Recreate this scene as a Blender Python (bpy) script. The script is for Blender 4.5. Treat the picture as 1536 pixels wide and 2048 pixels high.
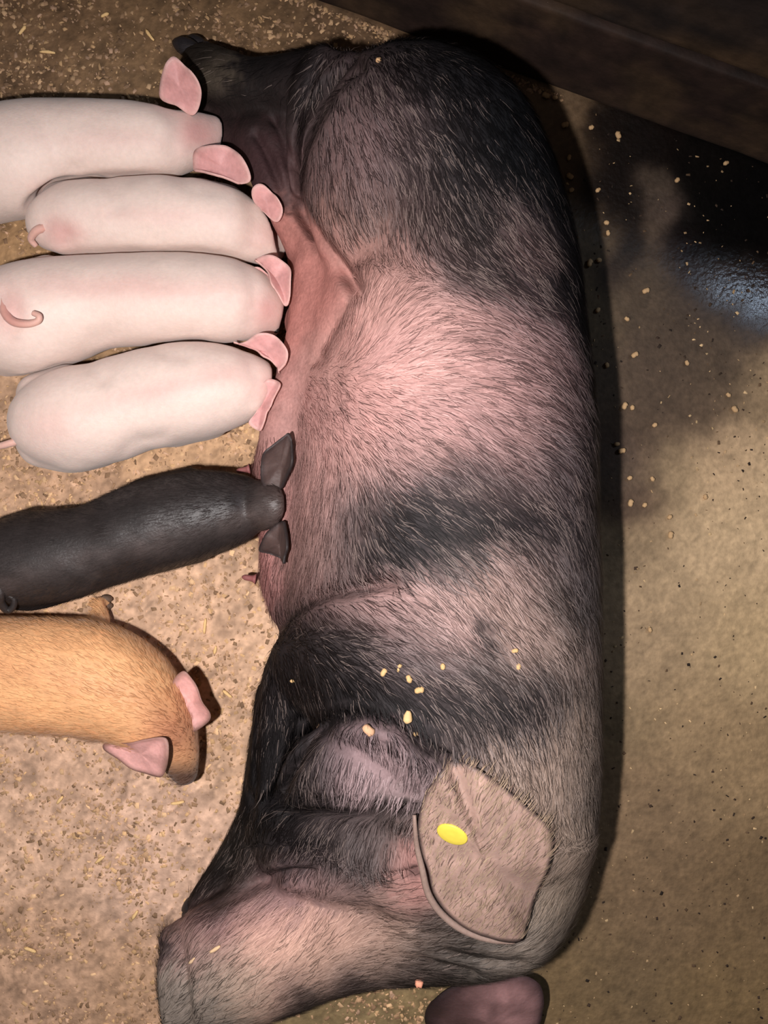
import bpy, math, random
import numpy as np
from mathutils import Vector
from mathutils.bvhtree import BVHTree

for o in list(bpy.data.objects):
    bpy.data.objects.remove(o)
C = bpy.context.scene.collection
rng = np.random.default_rng(7)
random.seed(7)

# ------------------------------------------------------------------ camera
H = 1.45            # height of the phone above the floor
F = 1500.0          # focal length in pixels of a 1536 x 2048 frame
cam_d = bpy.data.cameras.new('camera')
cam = bpy.data.objects.new('camera', cam_d)
C.objects.link(cam)
cam.location = (0, 0, H)
cam_d.sensor_fit = 'VERTICAL'
cam_d.sensor_height = 36.0
cam_d.lens = 36.0 * F / 2048.0
cam_d.clip_start = 0.02
bpy.context.scene.camera = cam

# ------------------------------------------------------------------ light
vs = bpy.context.scene.view_settings
vs.view_transform = 'Standard'
vs.look = 'None'
vs.exposure = 0.0
vs.gamma = 1.0
vs.use_curve_mapping = False

world = bpy.data.worlds.new('world')
bpy.context.scene.world = world
world.use_nodes = True
bg = world.node_tree.nodes['Background']
bg.inputs['Color'].default_value = (0.9, 0.8, 0.75, 1)
bg.inputs['Strength'].default_value = 0.06

# the phone's flash / hand torch, held a little left of and below the lens
fl = bpy.data.lights.new('flash', 'SPOT')
fl.energy = 111
fl.color = (1.0, 0.955, 0.945)
fl.shadow_soft_size = 0.018
fl.spot_size = math.radians(150)
fl.spot_blend = 0.85
flash = bpy.data.objects.new('flash', fl)
C.objects.link(flash)
flash.location = (-0.19, -0.08, H)
flash.rotation_euler = (Vector((-0.24, -0.34, 0)) - flash.location).to_track_quat('-Z', 'Y').to_euler()

# bluish barn lamp high up beyond the boards; it mirrors in the puddle
bl = bpy.data.lights.new('barn_lamp', 'AREA')
bl.shape = 'RECTANGLE'
bl.size = 0.34
bl.size_y = 0.30
bl.energy = 12
bl.color = (0.62, 0.78, 1.0)
lamp = bpy.data.objects.new('barn_lamp', bl)
C.objects.link(lamp)
lamp.location = (1.97, 1.06, 2.5)
lamp.rotation_euler = (Vector((0.6, 0.3, 0)) - lamp.location).to_track_quat('-Z', 'Y').to_euler()

# ------------------------------------------------------------------ helpers
def W(px, py, z=0.0):
    d = (H - z) / F
    return ((px - 768.0) * d, -(py - 1024.0) * d, z)

def mpp(z):
    return (H - z) / F

def to_px(v):
    d = F / (H - v[:, 2])
    return np.stack([v[:, 0] * d + 768.0, 1024.0 - v[:, 1] * d], 1)

def lin(c):
    c = np.asarray(c, float) / 255.0
    return np.where(c <= 0.04045, c / 12.92, ((c + 0.055) / 1.055) ** 2.4)

def hash3(i, j, k, seed):
    n = (i * 374761393 + j * 668265263 + k * 1274126177 + seed * 974634777) & 0xffffffff
    n = ((n ^ (n >> 13)) * 1274126177) & 0xffffffff
    return ((n ^ (n >> 16)) & 0xffff) / 65535.0

def vnoise(p, seed=0):
    p = np.asarray(p, float)
    i = np.floor(p).astype(np.int64)
    f = p - i
    f = f * f * (3 - 2 * f)
    r = 0
    for a in (0, 1):
        for b in (0, 1):
            for c in (0, 1):
                w = (f[:, 0] if a else 1 - f[:, 0]) * (f[:, 1] if b else 1 - f[:, 1]) * (f[:, 2] if c else 1 - f[:, 2])
                r = r + w * hash3(i[:, 0] + a, i[:, 1] + b, i[:, 2] + c, seed)
    return r * 2 - 1

def fbm(p, seed=0, oct=3):
    r, a, s = 0, 0.55, 1.0
    for o in range(oct):
        r = r + a * vnoise(np.asarray(p) * s, seed + o * 17)
        a *= 0.5
        s *= 2.03
    return r

def catmull(pts, n, closed=False):
    pts = np.asarray(pts, float)
    m = len(pts)
    out = []
    rngk = range(m) if closed else range(m - 1)
    for k in rngk:
        if closed:
            p0, p1, p2, p3 = pts[(k - 1) % m], pts[k], pts[(k + 1) % m], pts[(k + 2) % m]
        else:
            p0, p1, p2, p3 = pts[max(k - 1, 0)], pts[k], pts[k + 1], pts[min(k + 2, m - 1)]
        for s in range(n):
            t = s / n
            out.append(0.5 * (2 * p1 + (p2 - p0) * t + (2 * p0 - 5 * p1 + 4 * p2 - p3) * t * t + (3 * p1 - p0 - 3 * p2 + p3) * t ** 3))
    if not closed:
        out.append(pts[-1])
    return np.array(out)

# ------------------------------------------------------------------ implicit modelling
def smin(a, b, k):
    h = np.clip(0.5 + 0.5 * (b - a) / k, 0, 1)
    return b * (1 - h) + a * h - k * h * (1 - h)

class Field:
    def __init__(self, lo, hi, h):
        self.lo = np.array(lo, float)
        self.h = h
        self.n = np.ceil((np.array(hi) - self.lo) / h).astype(int) + 1
        self.ax = [(self.lo[a] + h * np.arange(self.n[a])).astype(np.float32) for a in range(3)]
        self.f = np.full(self.n, 0.5, np.float32)

    def box(self, lo, hi):
        s = []
        for a in range(3):
            i0 = int(np.clip((lo[a] - self.lo[a]) / self.h, 0, self.n[a] - 1))
            i1 = int(np.clip((hi[a] - self.lo[a]) / self.h + 2, 1, self.n[a]))
            s.append(slice(i0, max(i1, i0 + 1)))
        return tuple(s)

    def coords(self, s):
        return (self.ax[0][s[0]][:, None, None], self.ax[1][s[1]][None, :, None], self.ax[2][s[2]][None, None, :])

    def tube(self, pts, k=0.02, squash=1.0, n=4, sub=False):
        """pts: rows (x, y, z, r); squash = vertical radius / lateral radius"""
        q = catmull(pts, n) if len(pts) > 2 else np.asarray(pts, float)
        m = k + 3 * self.h
        r = q[:, 3].max() * max(1, squash) + m
        s = self.box(q[:, :3].min(0) - r, q[:, :3].max(0) + r)
        X, Y, Z = self.coords(s)
        Z = Z / squash
        d = None
        for a, b in zip(q[:-1], q[1:]):
            az, bz = a[2] / squash, b[2] / squash
            v = np.array([b[0] - a[0], b[1] - a[1], bz - az])
            L = max(float(v @ v), 1e-9)
            t = np.clip(((X - a[0]) * v[0] + (Y - a[1]) * v[1] + (Z - az) * v[2]) / L, 0, 1)
            e = np.sqrt((X - a[0] - t * v[0]) ** 2 + (Y - a[1] - t * v[1]) ** 2 + (Z - az - t * v[2]) ** 2) - (a[3] + t * (b[3] - a[3]))
            d = e if d is None else np.minimum(d, e)
        if squash < 1:
            d = d * squash
        d = d.astype(np.float32)
        if sub:
            self.f[s] = -smin(-self.f[s], d, k)
        else:
            self.f[s] = smin(self.f[s], d, k)

    def sample(self, P):
        q = (np.asarray(P, float) - self.lo) / self.h
        inside = np.all((q >= 0) & (q < self.n - 1.001), axis=1)
        q = np.clip(q, 0, self.n - 1.001)
        i = q.astype(int)
        t = q - i
        r = 0
        for a in (0, 1):
            for b in (0, 1):
                for c in (0, 1):
                    w = (t[:, 0] if a else 1 - t[:, 0]) * (t[:, 1] if b else 1 - t[:, 1]) * (t[:, 2] if c else 1 - t[:, 2])
                    r = r + w * self.f[i[:, 0] + a, i[:, 1] + b, i[:, 2] + c]
        return np.where(inside, r, 0.5)

    def carve(self, other, off, k):
        X, Y, Z = np.meshgrid(*self.ax, indexing='ij')
        d = other.sample(np.stack([X.ravel(), Y.ravel(), Z.ravel()], 1)).reshape(self.f.shape)
        self.f = (-smin(-self.f, (d - off).astype(np.float32), k)).astype(np.float32)

    def mesh(self):
        f = self.f.copy()
        f = np.maximum(f, -self.ax[2][None, None, :])       # everything rests on the floor
        f[0], f[-1], f[:, 0], f[:, -1], f[:, :, 0], f[:, :, -1] = 1, 1, 1, 1, 1, 1
        nx, ny, nz = self.n
        ins = f < 0
        acc = np.zeros((nx - 1, ny - 1, nz - 1, 3), np.float32)
        cnt = np.zeros((nx - 1, ny - 1, nz - 1), np.float32)
        quads = []
        cross = []
        for a in range(3):
            A = [slice(None)] * 3
            B = [slice(None)] * 3
            A[a] = slice(0, -1)
            B[a] = slice(1, None)
            fa, fb = f[tuple(A)], f[tuple(B)]
            ia, ib = ins[tuple(A)], ins[tuple(B)]
            idx = np.argwhere(ia != ib)
            va = fa[tuple(idx.T)]
            vb = fb[tuple(idx.T)]
            t = va / (va - vb)
            p = idx.astype(np.float32)
            p[:, a] += t
            b, c = [(1, 2), (2, 0), (0, 1)][a]
            for ob in (0, -1):
                for oc in (0, -1):
                    cell = idx.copy()
                    cell[:, b] += ob
                    cell[:, c] += oc
                    ok = np.all((cell >= 0) & (cell < np.array(cnt.shape)), 1)
                    np.add.at(acc, tuple(cell[ok].T), p[ok])
                    np.add.at(cnt, tuple(cell[ok].T), 1)
            ok = np.all(idx[:, [b, c]] > 0, 1)
            cross.append((a, b, c, idx[ok], ia[tuple(idx[ok].T)]))
        vid = np.full(cnt.shape, -1, np.int64)
        cells = np.argwhere(cnt > 0)
        vid[tuple(cells.T)] = np.arange(len(cells))
        V = acc[tuple(cells.T)] / cnt[tuple(cells.T)][:, None] * self.h + self.lo
        for a, b, c, idx, flip in cross:
            def cv(ob, oc):
                k = idx.copy()
                k[:, b] += ob
                k[:, c] += oc
                return vid[tuple(k.T)]
            q = np.stack([cv(-1, -1), cv(0, -1), cv(0, 0), cv(-1, 0)], 1)
            q = np.where(flip[:, None], q, q[:, ::-1])
            quads.append(q)
        Q = np.concatenate(quads)
        return V.astype(float), Q

def relax(V, Q, n=3, lam=0.5):
    e = np.concatenate([Q[:, [0, 1]], Q[:, [1, 2]], Q[:, [2, 3]], Q[:, [3, 0]]])
    e = np.concatenate([e, e[:, ::-1]])
    deg = np.bincount(e[:, 0], minlength=len(V))[:, None]
    for _ in range(n):
        S = np.stack([np.bincount(e[:, 0], V[e[:, 1], a], minlength=len(V)) for a in range(3)], 1)
        V = V + lam * (S / deg - V)
    return V

def vnormals(V, Q):
    n = np.cross(V[Q[:, 2]] - V[Q[:, 0]], V[Q[:, 3]] - V[Q[:, 1]])
    N = np.stack([sum(np.bincount(Q[:, j], n[:, a], minlength=len(V)) for j in range(4)) for a in range(3)], 1)
    return N / np.maximum(np.linalg.norm(N, axis=1), 1e-12)[:, None]

def push_out(V, solids, off, upward=0.0):
    V = V.copy()
    for S in solids:
        for _ in range(4):
            d = S.sample(V)
            k = np.where(d < off)[0]
            if not len(k):
                break
            e = 0.004
            G = np.stack([S.sample(V[k] + e * np.eye(3)[a]) - S.sample(V[k] - e * np.eye(3)[a]) for a in range(3)], 1)
            G[:, 2] += upward * e
            G /= np.maximum(np.linalg.norm(G, axis=1), 1e-6)[:, None]
            V[k] += G * np.minimum(off - d[k] + 0.0005, 0.02)[:, None]
    return V

def press(V, Q, folds):
    N = vnormals(V, Q)
    px = to_px(V)
    up = np.clip(N[:, 2] + 0.35, 0, 1)
    for pl, w, dep in folds:
        c = catmull(np.array(pl, float), 8)
        near = np.where((px[:, 0] > c[:, 0].min() - 4 * w) & (px[:, 0] < c[:, 0].max() + 4 * w) & (px[:, 1] > c[:, 1].min() - 4 * w) & (px[:, 1] < c[:, 1].max() + 4 * w) & (N[:, 2] > -0.3))[0]
        if not len(near):
            continue
        p = px[near]
        best = np.full(len(near), 1e9)
        for a, b_ in zip(c[:-1], c[1:]):
            v = b_ - a
            t = np.clip(((p - a) @ v) / max(v @ v, 1e-9), 0, 1)
            best = np.minimum(best, np.linalg.norm(p - a - t[:, None] * v, axis=1))
        dep = dep * 1.5
        g = np.exp(-(best / w) ** 2) * dep - 0.10 * dep * np.exp(-((best - 2.2 * w) / (1.2 * w)) ** 2)
        V[near] -= (N[near] * 0.4 + np.array([0, 0, 0.6])) * (g * up[near])[:, None]
    return V

# ------------------------------------------------------------------ objects
def world_loc(o):
    p = Vector((0, 0, 0))
    while o:
        p = p + o.location
        o = o.parent
    return np.array(p)

def obj(name, V, Fc, mat, parent=None, col=None, smooth=True, loc=None, extra=None):
    me = bpy.data.meshes.new(name)
    V = np.asarray(V, float)
    base = world_loc(parent) if parent else np.zeros(3)
    if loc is not None:
        base = np.array(loc, float)
    V = V - base
    if isinstance(Fc, np.ndarray) and Fc.ndim == 2:
        k = Fc.shape[1]
        me.vertices.add(len(V))
        me.vertices.foreach_set('co', V.astype(np.float32).ravel())
        me.loops.add(Fc.size)
        me.loops.foreach_set('vertex_index', Fc.astype(np.int32).ravel())
        me.polygons.add(len(Fc))
        me.polygons.foreach_set('loop_start', np.arange(0, Fc.size, k, dtype=np.int32))
        me.update(calc_edges=True)
        me.validate()
    else:
        me.from_pydata([tuple(v) for v in V], [], [tuple(int(i) for i in f) for f in Fc])
        me.update()
    if smooth:
        me.polygons.foreach_set('use_smooth', np.ones(len(me.polygons), bool))
    if col is not None:
        col = np.asarray(col, float)
        if col.ndim == 1:
            col = np.tile(col, (len(V), 1))
        at = me.color_attributes.new('Col', 'FLOAT_COLOR', 'POINT')
        c4 = np.ones((len(V), 4), np.float32)
        c4[:, :3] = np.clip(col, 0, 1)
        at.data.foreach_set('color', c4.ravel())
    if extra:
        for nm, arr in extra.items():
            at = me.attributes.new(nm, 'FLOAT', 'POINT')
            at.data.foreach_set('value', np.asarray(arr, np.float32))
    if mat:
        me.materials.append(mat)
    o = bpy.data.objects.new(name, me)
    C.objects.link(o)
    if parent:
        o.parent = parent
    if loc is not None:
        o.location = Vector(loc) - Vector(world_loc(parent) if parent else (0, 0, 0))
    return o

def thing(name, label, cat, loc=(0, 0, 0), group=None):
    o = bpy.data.objects.new(name, None)
    C.objects.link(o)
    o.empty_display_size = 0.1
    o.location = loc
    o['label'] = label
    o['category'] = cat
    if group:
        o['group'] = group
    return o

def nodes_mat(name, rough=0.6, noise=0.12, nscale=140.0, bump=0.25, bscale=220.0, spec=0.35, sss=0.0, sheen=0.0, col=None):
    m = bpy.data.materials.new(name)
    m.use_nodes = True
    nt = m.node_tree
    b = nt.nodes['Principled BSDF']
    tc = nt.nodes.new('ShaderNodeTexCoord')
    if col is None:
        at = nt.nodes.new('ShaderNodeAttribute')
        at.attribute_name = 'Col'
        src = at.outputs['Color']
    else:
        rgb = nt.nodes.new('ShaderNodeRGB')
        rgb.outputs[0].default_value = (*col, 1)
        src = rgb.outputs[0]
    nz = nt.nodes.new('ShaderNodeTexNoise')
    nz.inputs['Scale'].default_value = nscale
    nz.inputs['Detail'].default_value = 4
    nt.links.new(tc.outputs['Object'], nz.inputs['Vector'])
    mr = nt.nodes.new('ShaderNodeMapRange')
    mr.inputs['From Min'].default_value = 0.25
    mr.inputs['From Max'].default_value = 0.75
    mr.inputs['To Min'].default_value = 1 - noise
    mr.inputs['To Max'].default_value = 1 + noise
    nt.links.new(nz.outputs['Fac'], mr.inputs['Value'])
    mx = nt.nodes.new('ShaderNodeVectorMath')
    mx.operation = 'SCALE'
    nt.links.new(src, mx.inputs[0])
    nt.links.new(mr.outputs[0], mx.inputs['Scale'])
    nt.links.new(mx.outputs[0], b.inputs['Base Color'])
    b.inputs['Roughness'].default_value = rough
    b.inputs['Specular IOR Level'].default_value = spec
    if sss:
        b.inputs['Subsurface Weight'].default_value = sss
        b.inputs['Subsurface Radius'].default_value = (0.012, 0.005, 0.003)
        b.inputs['Subsurface Scale'].default_value = 0.6
    if sheen:
        b.inputs['Sheen Weight'].default_value = sheen
        b.inputs['Sheen Roughness'].default_value = 0.5
    if bump:
        n2 = nt.nodes.new('ShaderNodeTexNoise')
        n2.inputs['Scale'].default_value = bscale
        n2.inputs['Detail'].default_value = 3
        nt.links.new(tc.outputs['Object'], n2.inputs['Vector'])
        bp = nt.nodes.new('ShaderNodeBump')
        bp.inputs['Strength'].default_value = bump
        bp.inputs['Distance'].default_value = 0.003
        nt.links.new(n2.outputs['Fac'], bp.inputs['Height'])
        nt.links.new(bp.outputs['Normal'], b.inputs['Normal'])
    return m, nt, b

M_sow = nodes_mat('sow_skin', 0.68, 0.16, 180, 0.45, 160, 0.18)[0]
M_hair = nodes_mat('bristle', 0.6, 0.0, 50, 0, spec=0.14)[0]
M_pig = nodes_mat('piglet_skin', 0.55, 0.05, 120, 0.15, 260, 0.3, sss=0.25, sheen=0.1)[0]
M_black = nodes_mat('black_piglet_coat', 0.5, 0.2, 200, 0.2, 240, 0.4)[0]
M_ginger = nodes_mat('ginger_coat', 0.6, 0.12, 160, 0.3, 200, 0.3, sheen=0.1)[0]
M_ear = nodes_mat('ear_skin', 0.55, 0.1, 150, 0.2, 200, 0.3, sss=0.15)[0]
M_tag = nodes_mat('yellow_plastic', 0.4, 0.05, 90, 0.05, 200, 0.4, col=lin((240, 216, 84)) * 0.82)[0]
M_hoof = nodes_mat('hoof_horn', 0.5, 0.2, 100, 0.2, 150, 0.4)[0]
M_crumb = nodes_mat('crumbs', 0.8, 0.1, 300, 0.1, spec=0.2)[0]
M_wood = nodes_mat('muddy_board', 0.75, 0.45, 26, 0.6, 60, 0.25)[0]

# floor: cast concrete, dry and dusty on the left, wet in the corner
M_floor, nt, b = nodes_mat('stained_concrete', 0.8, 0.20, 95, 0.6, 130, 0.3)
wa = nt.nodes.new('ShaderNodeAttribute')
wa.attribute_name = 'Wet'
mr = nt.nodes.new('ShaderNodeMapRange')
mr.inputs['To Min'].default_value = 0.85
mr.inputs['To Max'].default_value = 0.11
nt.links.new(wa.outputs['Fac'], mr.inputs['Value'])
nt.links.new(mr.outputs[0], b.inputs['Roughness'])
mb = nt.nodes.new('ShaderNodeMapRange')
mb.inputs['To Min'].default_value = 0.6
mb.inputs['To Max'].default_value = 0.24
nt.links.new(wa.outputs['Fac'], mb.inputs['Value'])
nt.links.new(mb.outputs[0], [n for n in nt.nodes if n.type == 'BUMP'][0].inputs['Strength'])

def rbf(px, samples, sigma):
    s = np.array([(a[0], a[1]) for a in samples], float)
    c = np.array([a[2] for a in samples], float)
    sg = np.array([a[3] if len(a) > 3 else sigma for a in samples], float)
    out = np.zeros((len(px), c.shape[1]))
    for i in range(0, len(px), 20000):
        p = px[i:i + 20000]
        d2 = ((p[:, None, :] - s[None]) ** 2).sum(2)
        w = np.exp(-d2 / (2 * sg[None] ** 2)) + 1e-5 / (1 + d2 / 1e4)
        out[i:i + 20000] = (w @ c) / w.sum(1)[:, None]
    return out

# ================================================================== SETTING
# ---- floor
FS = [
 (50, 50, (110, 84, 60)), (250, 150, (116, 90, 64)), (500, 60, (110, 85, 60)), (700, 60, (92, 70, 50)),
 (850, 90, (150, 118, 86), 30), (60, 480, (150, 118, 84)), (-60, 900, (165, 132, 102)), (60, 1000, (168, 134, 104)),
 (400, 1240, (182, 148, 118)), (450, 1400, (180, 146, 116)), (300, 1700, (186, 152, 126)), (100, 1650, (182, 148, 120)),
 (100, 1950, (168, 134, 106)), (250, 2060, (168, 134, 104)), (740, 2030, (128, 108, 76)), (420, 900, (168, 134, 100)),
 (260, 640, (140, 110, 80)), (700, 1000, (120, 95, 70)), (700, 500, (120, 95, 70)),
 (1000, 160, (110, 86, 62), 40), (1080, 240, (100, 80, 60), 40), (1140, 330, (92, 74, 54), 40), (1180, 480, (86, 70, 52), 40),
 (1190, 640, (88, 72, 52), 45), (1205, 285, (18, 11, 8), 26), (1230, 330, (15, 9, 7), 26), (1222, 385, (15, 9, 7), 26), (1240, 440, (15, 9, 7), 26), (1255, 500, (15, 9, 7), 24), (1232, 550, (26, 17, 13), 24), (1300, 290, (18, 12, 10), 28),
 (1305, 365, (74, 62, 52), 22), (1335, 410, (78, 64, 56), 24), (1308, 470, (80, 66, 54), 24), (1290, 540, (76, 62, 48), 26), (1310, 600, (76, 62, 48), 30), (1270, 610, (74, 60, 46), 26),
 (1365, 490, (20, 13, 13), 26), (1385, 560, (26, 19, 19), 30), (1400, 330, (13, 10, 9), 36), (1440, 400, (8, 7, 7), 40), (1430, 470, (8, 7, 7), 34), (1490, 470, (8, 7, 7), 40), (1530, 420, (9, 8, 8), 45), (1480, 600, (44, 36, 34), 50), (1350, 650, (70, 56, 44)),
 (1350, 780, (80, 64, 50)), (1440, 720, (84, 68, 52), 45), (1530, 780, (150, 125, 95), 45), (1250, 900, (66, 50, 40), 35), (1270, 990, (62, 46, 36), 32),
 (1340, 950, (140, 118, 90), 45), (1450, 930, (182, 152, 118), 50), (1500, 1050, (198, 168, 130)), (1380, 1120, (168, 142, 110)),
 (1480, 1280, (178, 150, 112)), (1320, 1280, (146, 122, 94)), (1400, 1450, (150, 124, 92)), (1500, 1550, (144, 118, 86)),
 (1300, 1600, (122, 99, 74)), (1330, 1800, (118, 95, 70)), (1480, 1800, (116, 93, 66)), (1250, 2000, (108, 88, 63)),
 (1450, 2000, (124, 100, 68)), (1150, 2060, (116, 94, 64)), (1280, 1100, (120, 100, 76), 40), (1260, 1450, (120, 100, 74), 40)]
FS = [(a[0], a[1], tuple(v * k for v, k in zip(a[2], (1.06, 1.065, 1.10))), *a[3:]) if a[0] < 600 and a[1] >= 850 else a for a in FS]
WS = [(1230, 330, (0.55,), 40), (1240, 450, (0.55,), 40), (1450, 390, (0.8,), 70), (1480, 580, (1.0,), 60), (1400, 520, (0.7,), 45),
      (1320, 420, (0.25,), 34), (1300, 700, (0.15,)), (1440, 720, (0.2,), 50), (1180, 550, (0.1,), 40), (1260, 930, (0.3,), 35), (1350, 900, (0.0,)), (1480, 850, (0.0,)),
      (1400, 1200, (0.15,)), (400, 300, (0.0,)), (400, 1000, (0.0,)), (400, 1700, (0.0,)), (1400, 1700, (0.05,)), (900, 1000, (0.0,))]
def axis(a, b, lo, hi):
    return np.unique(np.concatenate([np.arange(a, lo, 0.03), np.arange(lo, hi, 0.007), np.arange(hi, b + .001, 0.03)]))
xs = axis(-2.0, 2.0, -0.85, 0.85)
ys = axis(-1.9, 2.0, -1.1, 1.1)
gx, gy = np.meshgrid(xs, ys, indexing='ij')
V = np.stack([gx.ravel(), gy.ravel(), np.zeros(gx.size)], 1)
px = to_px(V)
wp = px + np.stack([fbm(V * 11, 3) * 26 + fbm(V * 50, 4) * 7, fbm(V * 9, 5) * 30 + fbm(V * 40, 6) * 16], 1)
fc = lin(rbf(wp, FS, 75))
n1 = fbm(V * np.array([38, 38, 1]), 11, 4)
n2 = fbm(V * np.array([120, 120, 1]), 12, 3)
side = np.clip((px[:, 0] - 900) / 200, 0, 1)
fc = fc * np.clip(1 + (0.42 * n1 + 0.5 * n2) * (1 - 0.5 * side), 0.3, 1.9)[:, None]
wet = np.clip(rbf(wp, WS, 80)[:, 0], 0, 1)
dry = 1 - wet
V[:, 2] = -0.002 + (0.0022 * n1 + 0.0028 * n2) * (0.12 + 0.88 * dry) * (1 - 0.45 * side)
nx_, ny_ = gx.shape
ii = (np.arange(nx_ - 1)[:, None] * ny_ + np.arange(ny_ - 1)[None]).ravel()
Q = np.stack([ii, ii + ny_, ii + ny_ + 1, ii + 1], 1)
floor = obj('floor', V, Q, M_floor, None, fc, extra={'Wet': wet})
floor['kind'] = 'structure'

# ---- low pen wall of horizontal boards across the top right
wa_, wb_ = np.array(W(-1000, -593)[:2]), np.array(W(2800, 790)[:2])
wdir = (wb_ - wa_) / np.linalg.norm(wb_ - wa_)
wnor = np.array([-wdir[1], wdir[0]])            # away from the pen
wall = bpy.data.objects.new('wall_back', None)
C.objects.link(wall)
wall['kind'] = 'structure'
wall.location = (*wa_, 0)
wlen = np.linalg.norm(wb_ - wa_)
def board(z0, z1, off, th, seed, base):
    nu, nv = 260, 10
    us = np.linspace(0, wlen, nu)
    vs_ = np.linspace(0, 1, nv)
    V, Fq = [], []
    prof = [(0, z0, 1), (0, z0 + .004, 0), *[(0, z0 + (z1 - z0) * t, 0) for t in np.linspace(.06, .94, 9)], (0, z1 - .004, 0), (0.004, z1, 1), (th - .004, z1, 1), (th, z1 - .004, 0), (th, z0, 0)]
    for u in us:
        for d, z, e in prof:
            V.append((u, d + off + (0.003 if e and d == 0 else 0), z))
    V = np.array(V)
    m = len(prof)
    for i in range(nu - 1):
        for j in range(m):
            k = (j + 1) % m
            Fq.append((i * m + j, i * m + k, (i + 1) * m + k, (i + 1) * m + j))
    nn = fbm(np.stack([V[:, 0] * 6, V[:, 1] * 6, V[:, 2] * 60], 1), seed, 4)
    n3 = fbm(np.stack([V[:, 0] * 9, V[:, 1] * 9, V[:, 2] * 9], 1), seed + 40, 3)
    V2 = V.copy()
    V2[:, 1] += 0.0025 * nn + 0.002 * n3
    V2[:, 2] += 0.004 * fbm(np.stack([V[:, 0] * 3, 0 * V[:, 0], V[:, 2] * 2], 1), seed + 9, 2)
    P = np.stack([wa_[0] + V2[:, 0] * wdir[0] + V2[:, 1] * wnor[0], wa_[1] + V2[:, 0] * wdir[1] + V2[:, 1] * wnor[1], np.maximum(V2[:, 2], 0.0)], 1)
    mud = np.clip(0.55 + 1.3 * n3 + 0.6 * nn - (V[:, 2] - z0) * 2.5, 0, 1)
    c = lin(base)[None] * (1 + 0.5 * nn)[:, None] * (1 - mud[:, None]) + lin((62, 46, 32))[None] * mud[:, None]
    Fq = np.array(Fq)
    Fq = np.concatenate([Fq])
    return obj('plank', P, Fq, M_wood, wall, c)
board(0.0, 0.197, 0.0, 0.034, 21, (40, 27, 22))
board(0.206, 0.395, 0.006, 0.034, 33, (34, 26, 23))
board(0.403, 0.56, 0.002, 0.034, 45, (34, 26, 23))
# posts behind the boards carry them
for u in (0.2, 1.2, 2.2, 3.2):
    c0 = wa_ + wdir * u + wnor * 0.085
    s = 0.04
    P = []
    for z, k in ((0, 1), (0.58, 1), (0.6, 0.8)):
        for a, b_ in ((-1, -1), (1, -1), (1, 1), (-1, 1)):
            q = c0 + wdir * a * s * k + wnor * b_ * s * k
            P.append((q[0], q[1], z))
    Fp = [(i + j * 4, (i + 1) % 4 + j * 4, (i + 1) % 4 + j * 4 + 4, i + j * 4 + 4) for j in (0, 1) for i in range(4)] + [(8, 9, 10, 11), (3, 2, 1, 0)]
    obj('post', P, Fp, M_wood, wall, lin((60, 48, 38)), smooth=False)

# ================================================================== SOW
SZ = 0.2
hgrid = 0.004
A = Field((-0.47, -0.98, -0.015), (0.52, 0.86, 0.46), hgrid)

# torso: loft along the body, fitted between its left and right contours
TT = np.array([  # py, left px, right px, top height
 (138, 800, 880, .20), (146, 745, 922, .26), (160, 712, 955, .30), (180, 695, 985, .33), (206, 685, 1016, .35), (255, 680, 1056, .375), (320, 682, 1092, .385),
 (390, 690, 1120, .39), (450, 700, 1138, .39), (560, 695, 1160, .395), (650, 672, 1170, .40), (750, 655, 1180, .405), (860, 632, 1192, .405), (960, 618, 1192, .405),
 (1080, 610, 1196, .405), (1200, 592, 1200, .405), (1300, 580, 1200, .405), (1400, 610, 1200, .395), (1500, 690, 1200, .375), (1600, 735, 1196, .35),
 (1700, 740, 1186, .32), (1800, 700, 1168, .27), (1880, 780, 1130, .23), (1930, 870, 1095, .19), (1965, 920, 1060, .15), (1985, 980, 1010, .10)])
yy = A.ax[1].astype(float)
pyq = 1024 - yy * F / (H - SZ)
ok = (pyq > TT[0, 0]) & (pyq < TT[-1, 0])
Lq = np.interp(pyq, TT[:, 0], TT[:, 1])
Rq = np.interp(pyq, TT[:, 0], TT[:, 2])
Tq = np.interp(pyq, TT[:, 0], TT[:, 3])
ker = np.hanning(13); ker /= ker.sum()
def smooth1(a):
    return np.convolve(np.pad(a, 6, mode='edge'), ker, 'valid')
Lq, Rq, Tq = smooth1(Lq), smooth1(Rq), smooth1(Tq)
cz, bz = 0.44 * Tq, 0.56 * Tq
D = H - cz
tl, tr = (Lq - 768) / F, (Rq - 768) / F
a_ = (Rq - Lq) / 2 / F * D
for _ in range(12):
    sl, sr = np.sqrt(a_ ** 2 + (tl * bz) ** 2), np.sqrt(a_ ** 2 + (tr * bz) ** 2)
    a_ = np.maximum(0.01, a_ + 0.5 * ((tr - tl) * D - sl - sr) / 2)
cx = ((tr * D - sr) + (tl * D + sl)) / 2
X, Y, Z = A.coords((slice(None),) * 3)
q = ((np.abs((X - cx[None, :, None]) / a_[None, :, None])) ** 2.25 + (np.abs((Z - cz[None, :, None]) / bz[None, :, None])) ** 2.25) ** (1 / 2.25)
dd = (q - 1) * np.minimum(a_, bz)[None, :, None] * 0.9
dd = np.where(ok[None, :, None], dd, 0.3).astype(np.float32)
A.f = np.minimum(A.f, dd)
del q, dd

def T(rows):
    """rows (px, py, z, half width in px) -> world rows"""
    return np.array([(*W(a, b, z), r * mpp(z)) for a, b, z, r in rows])

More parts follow.
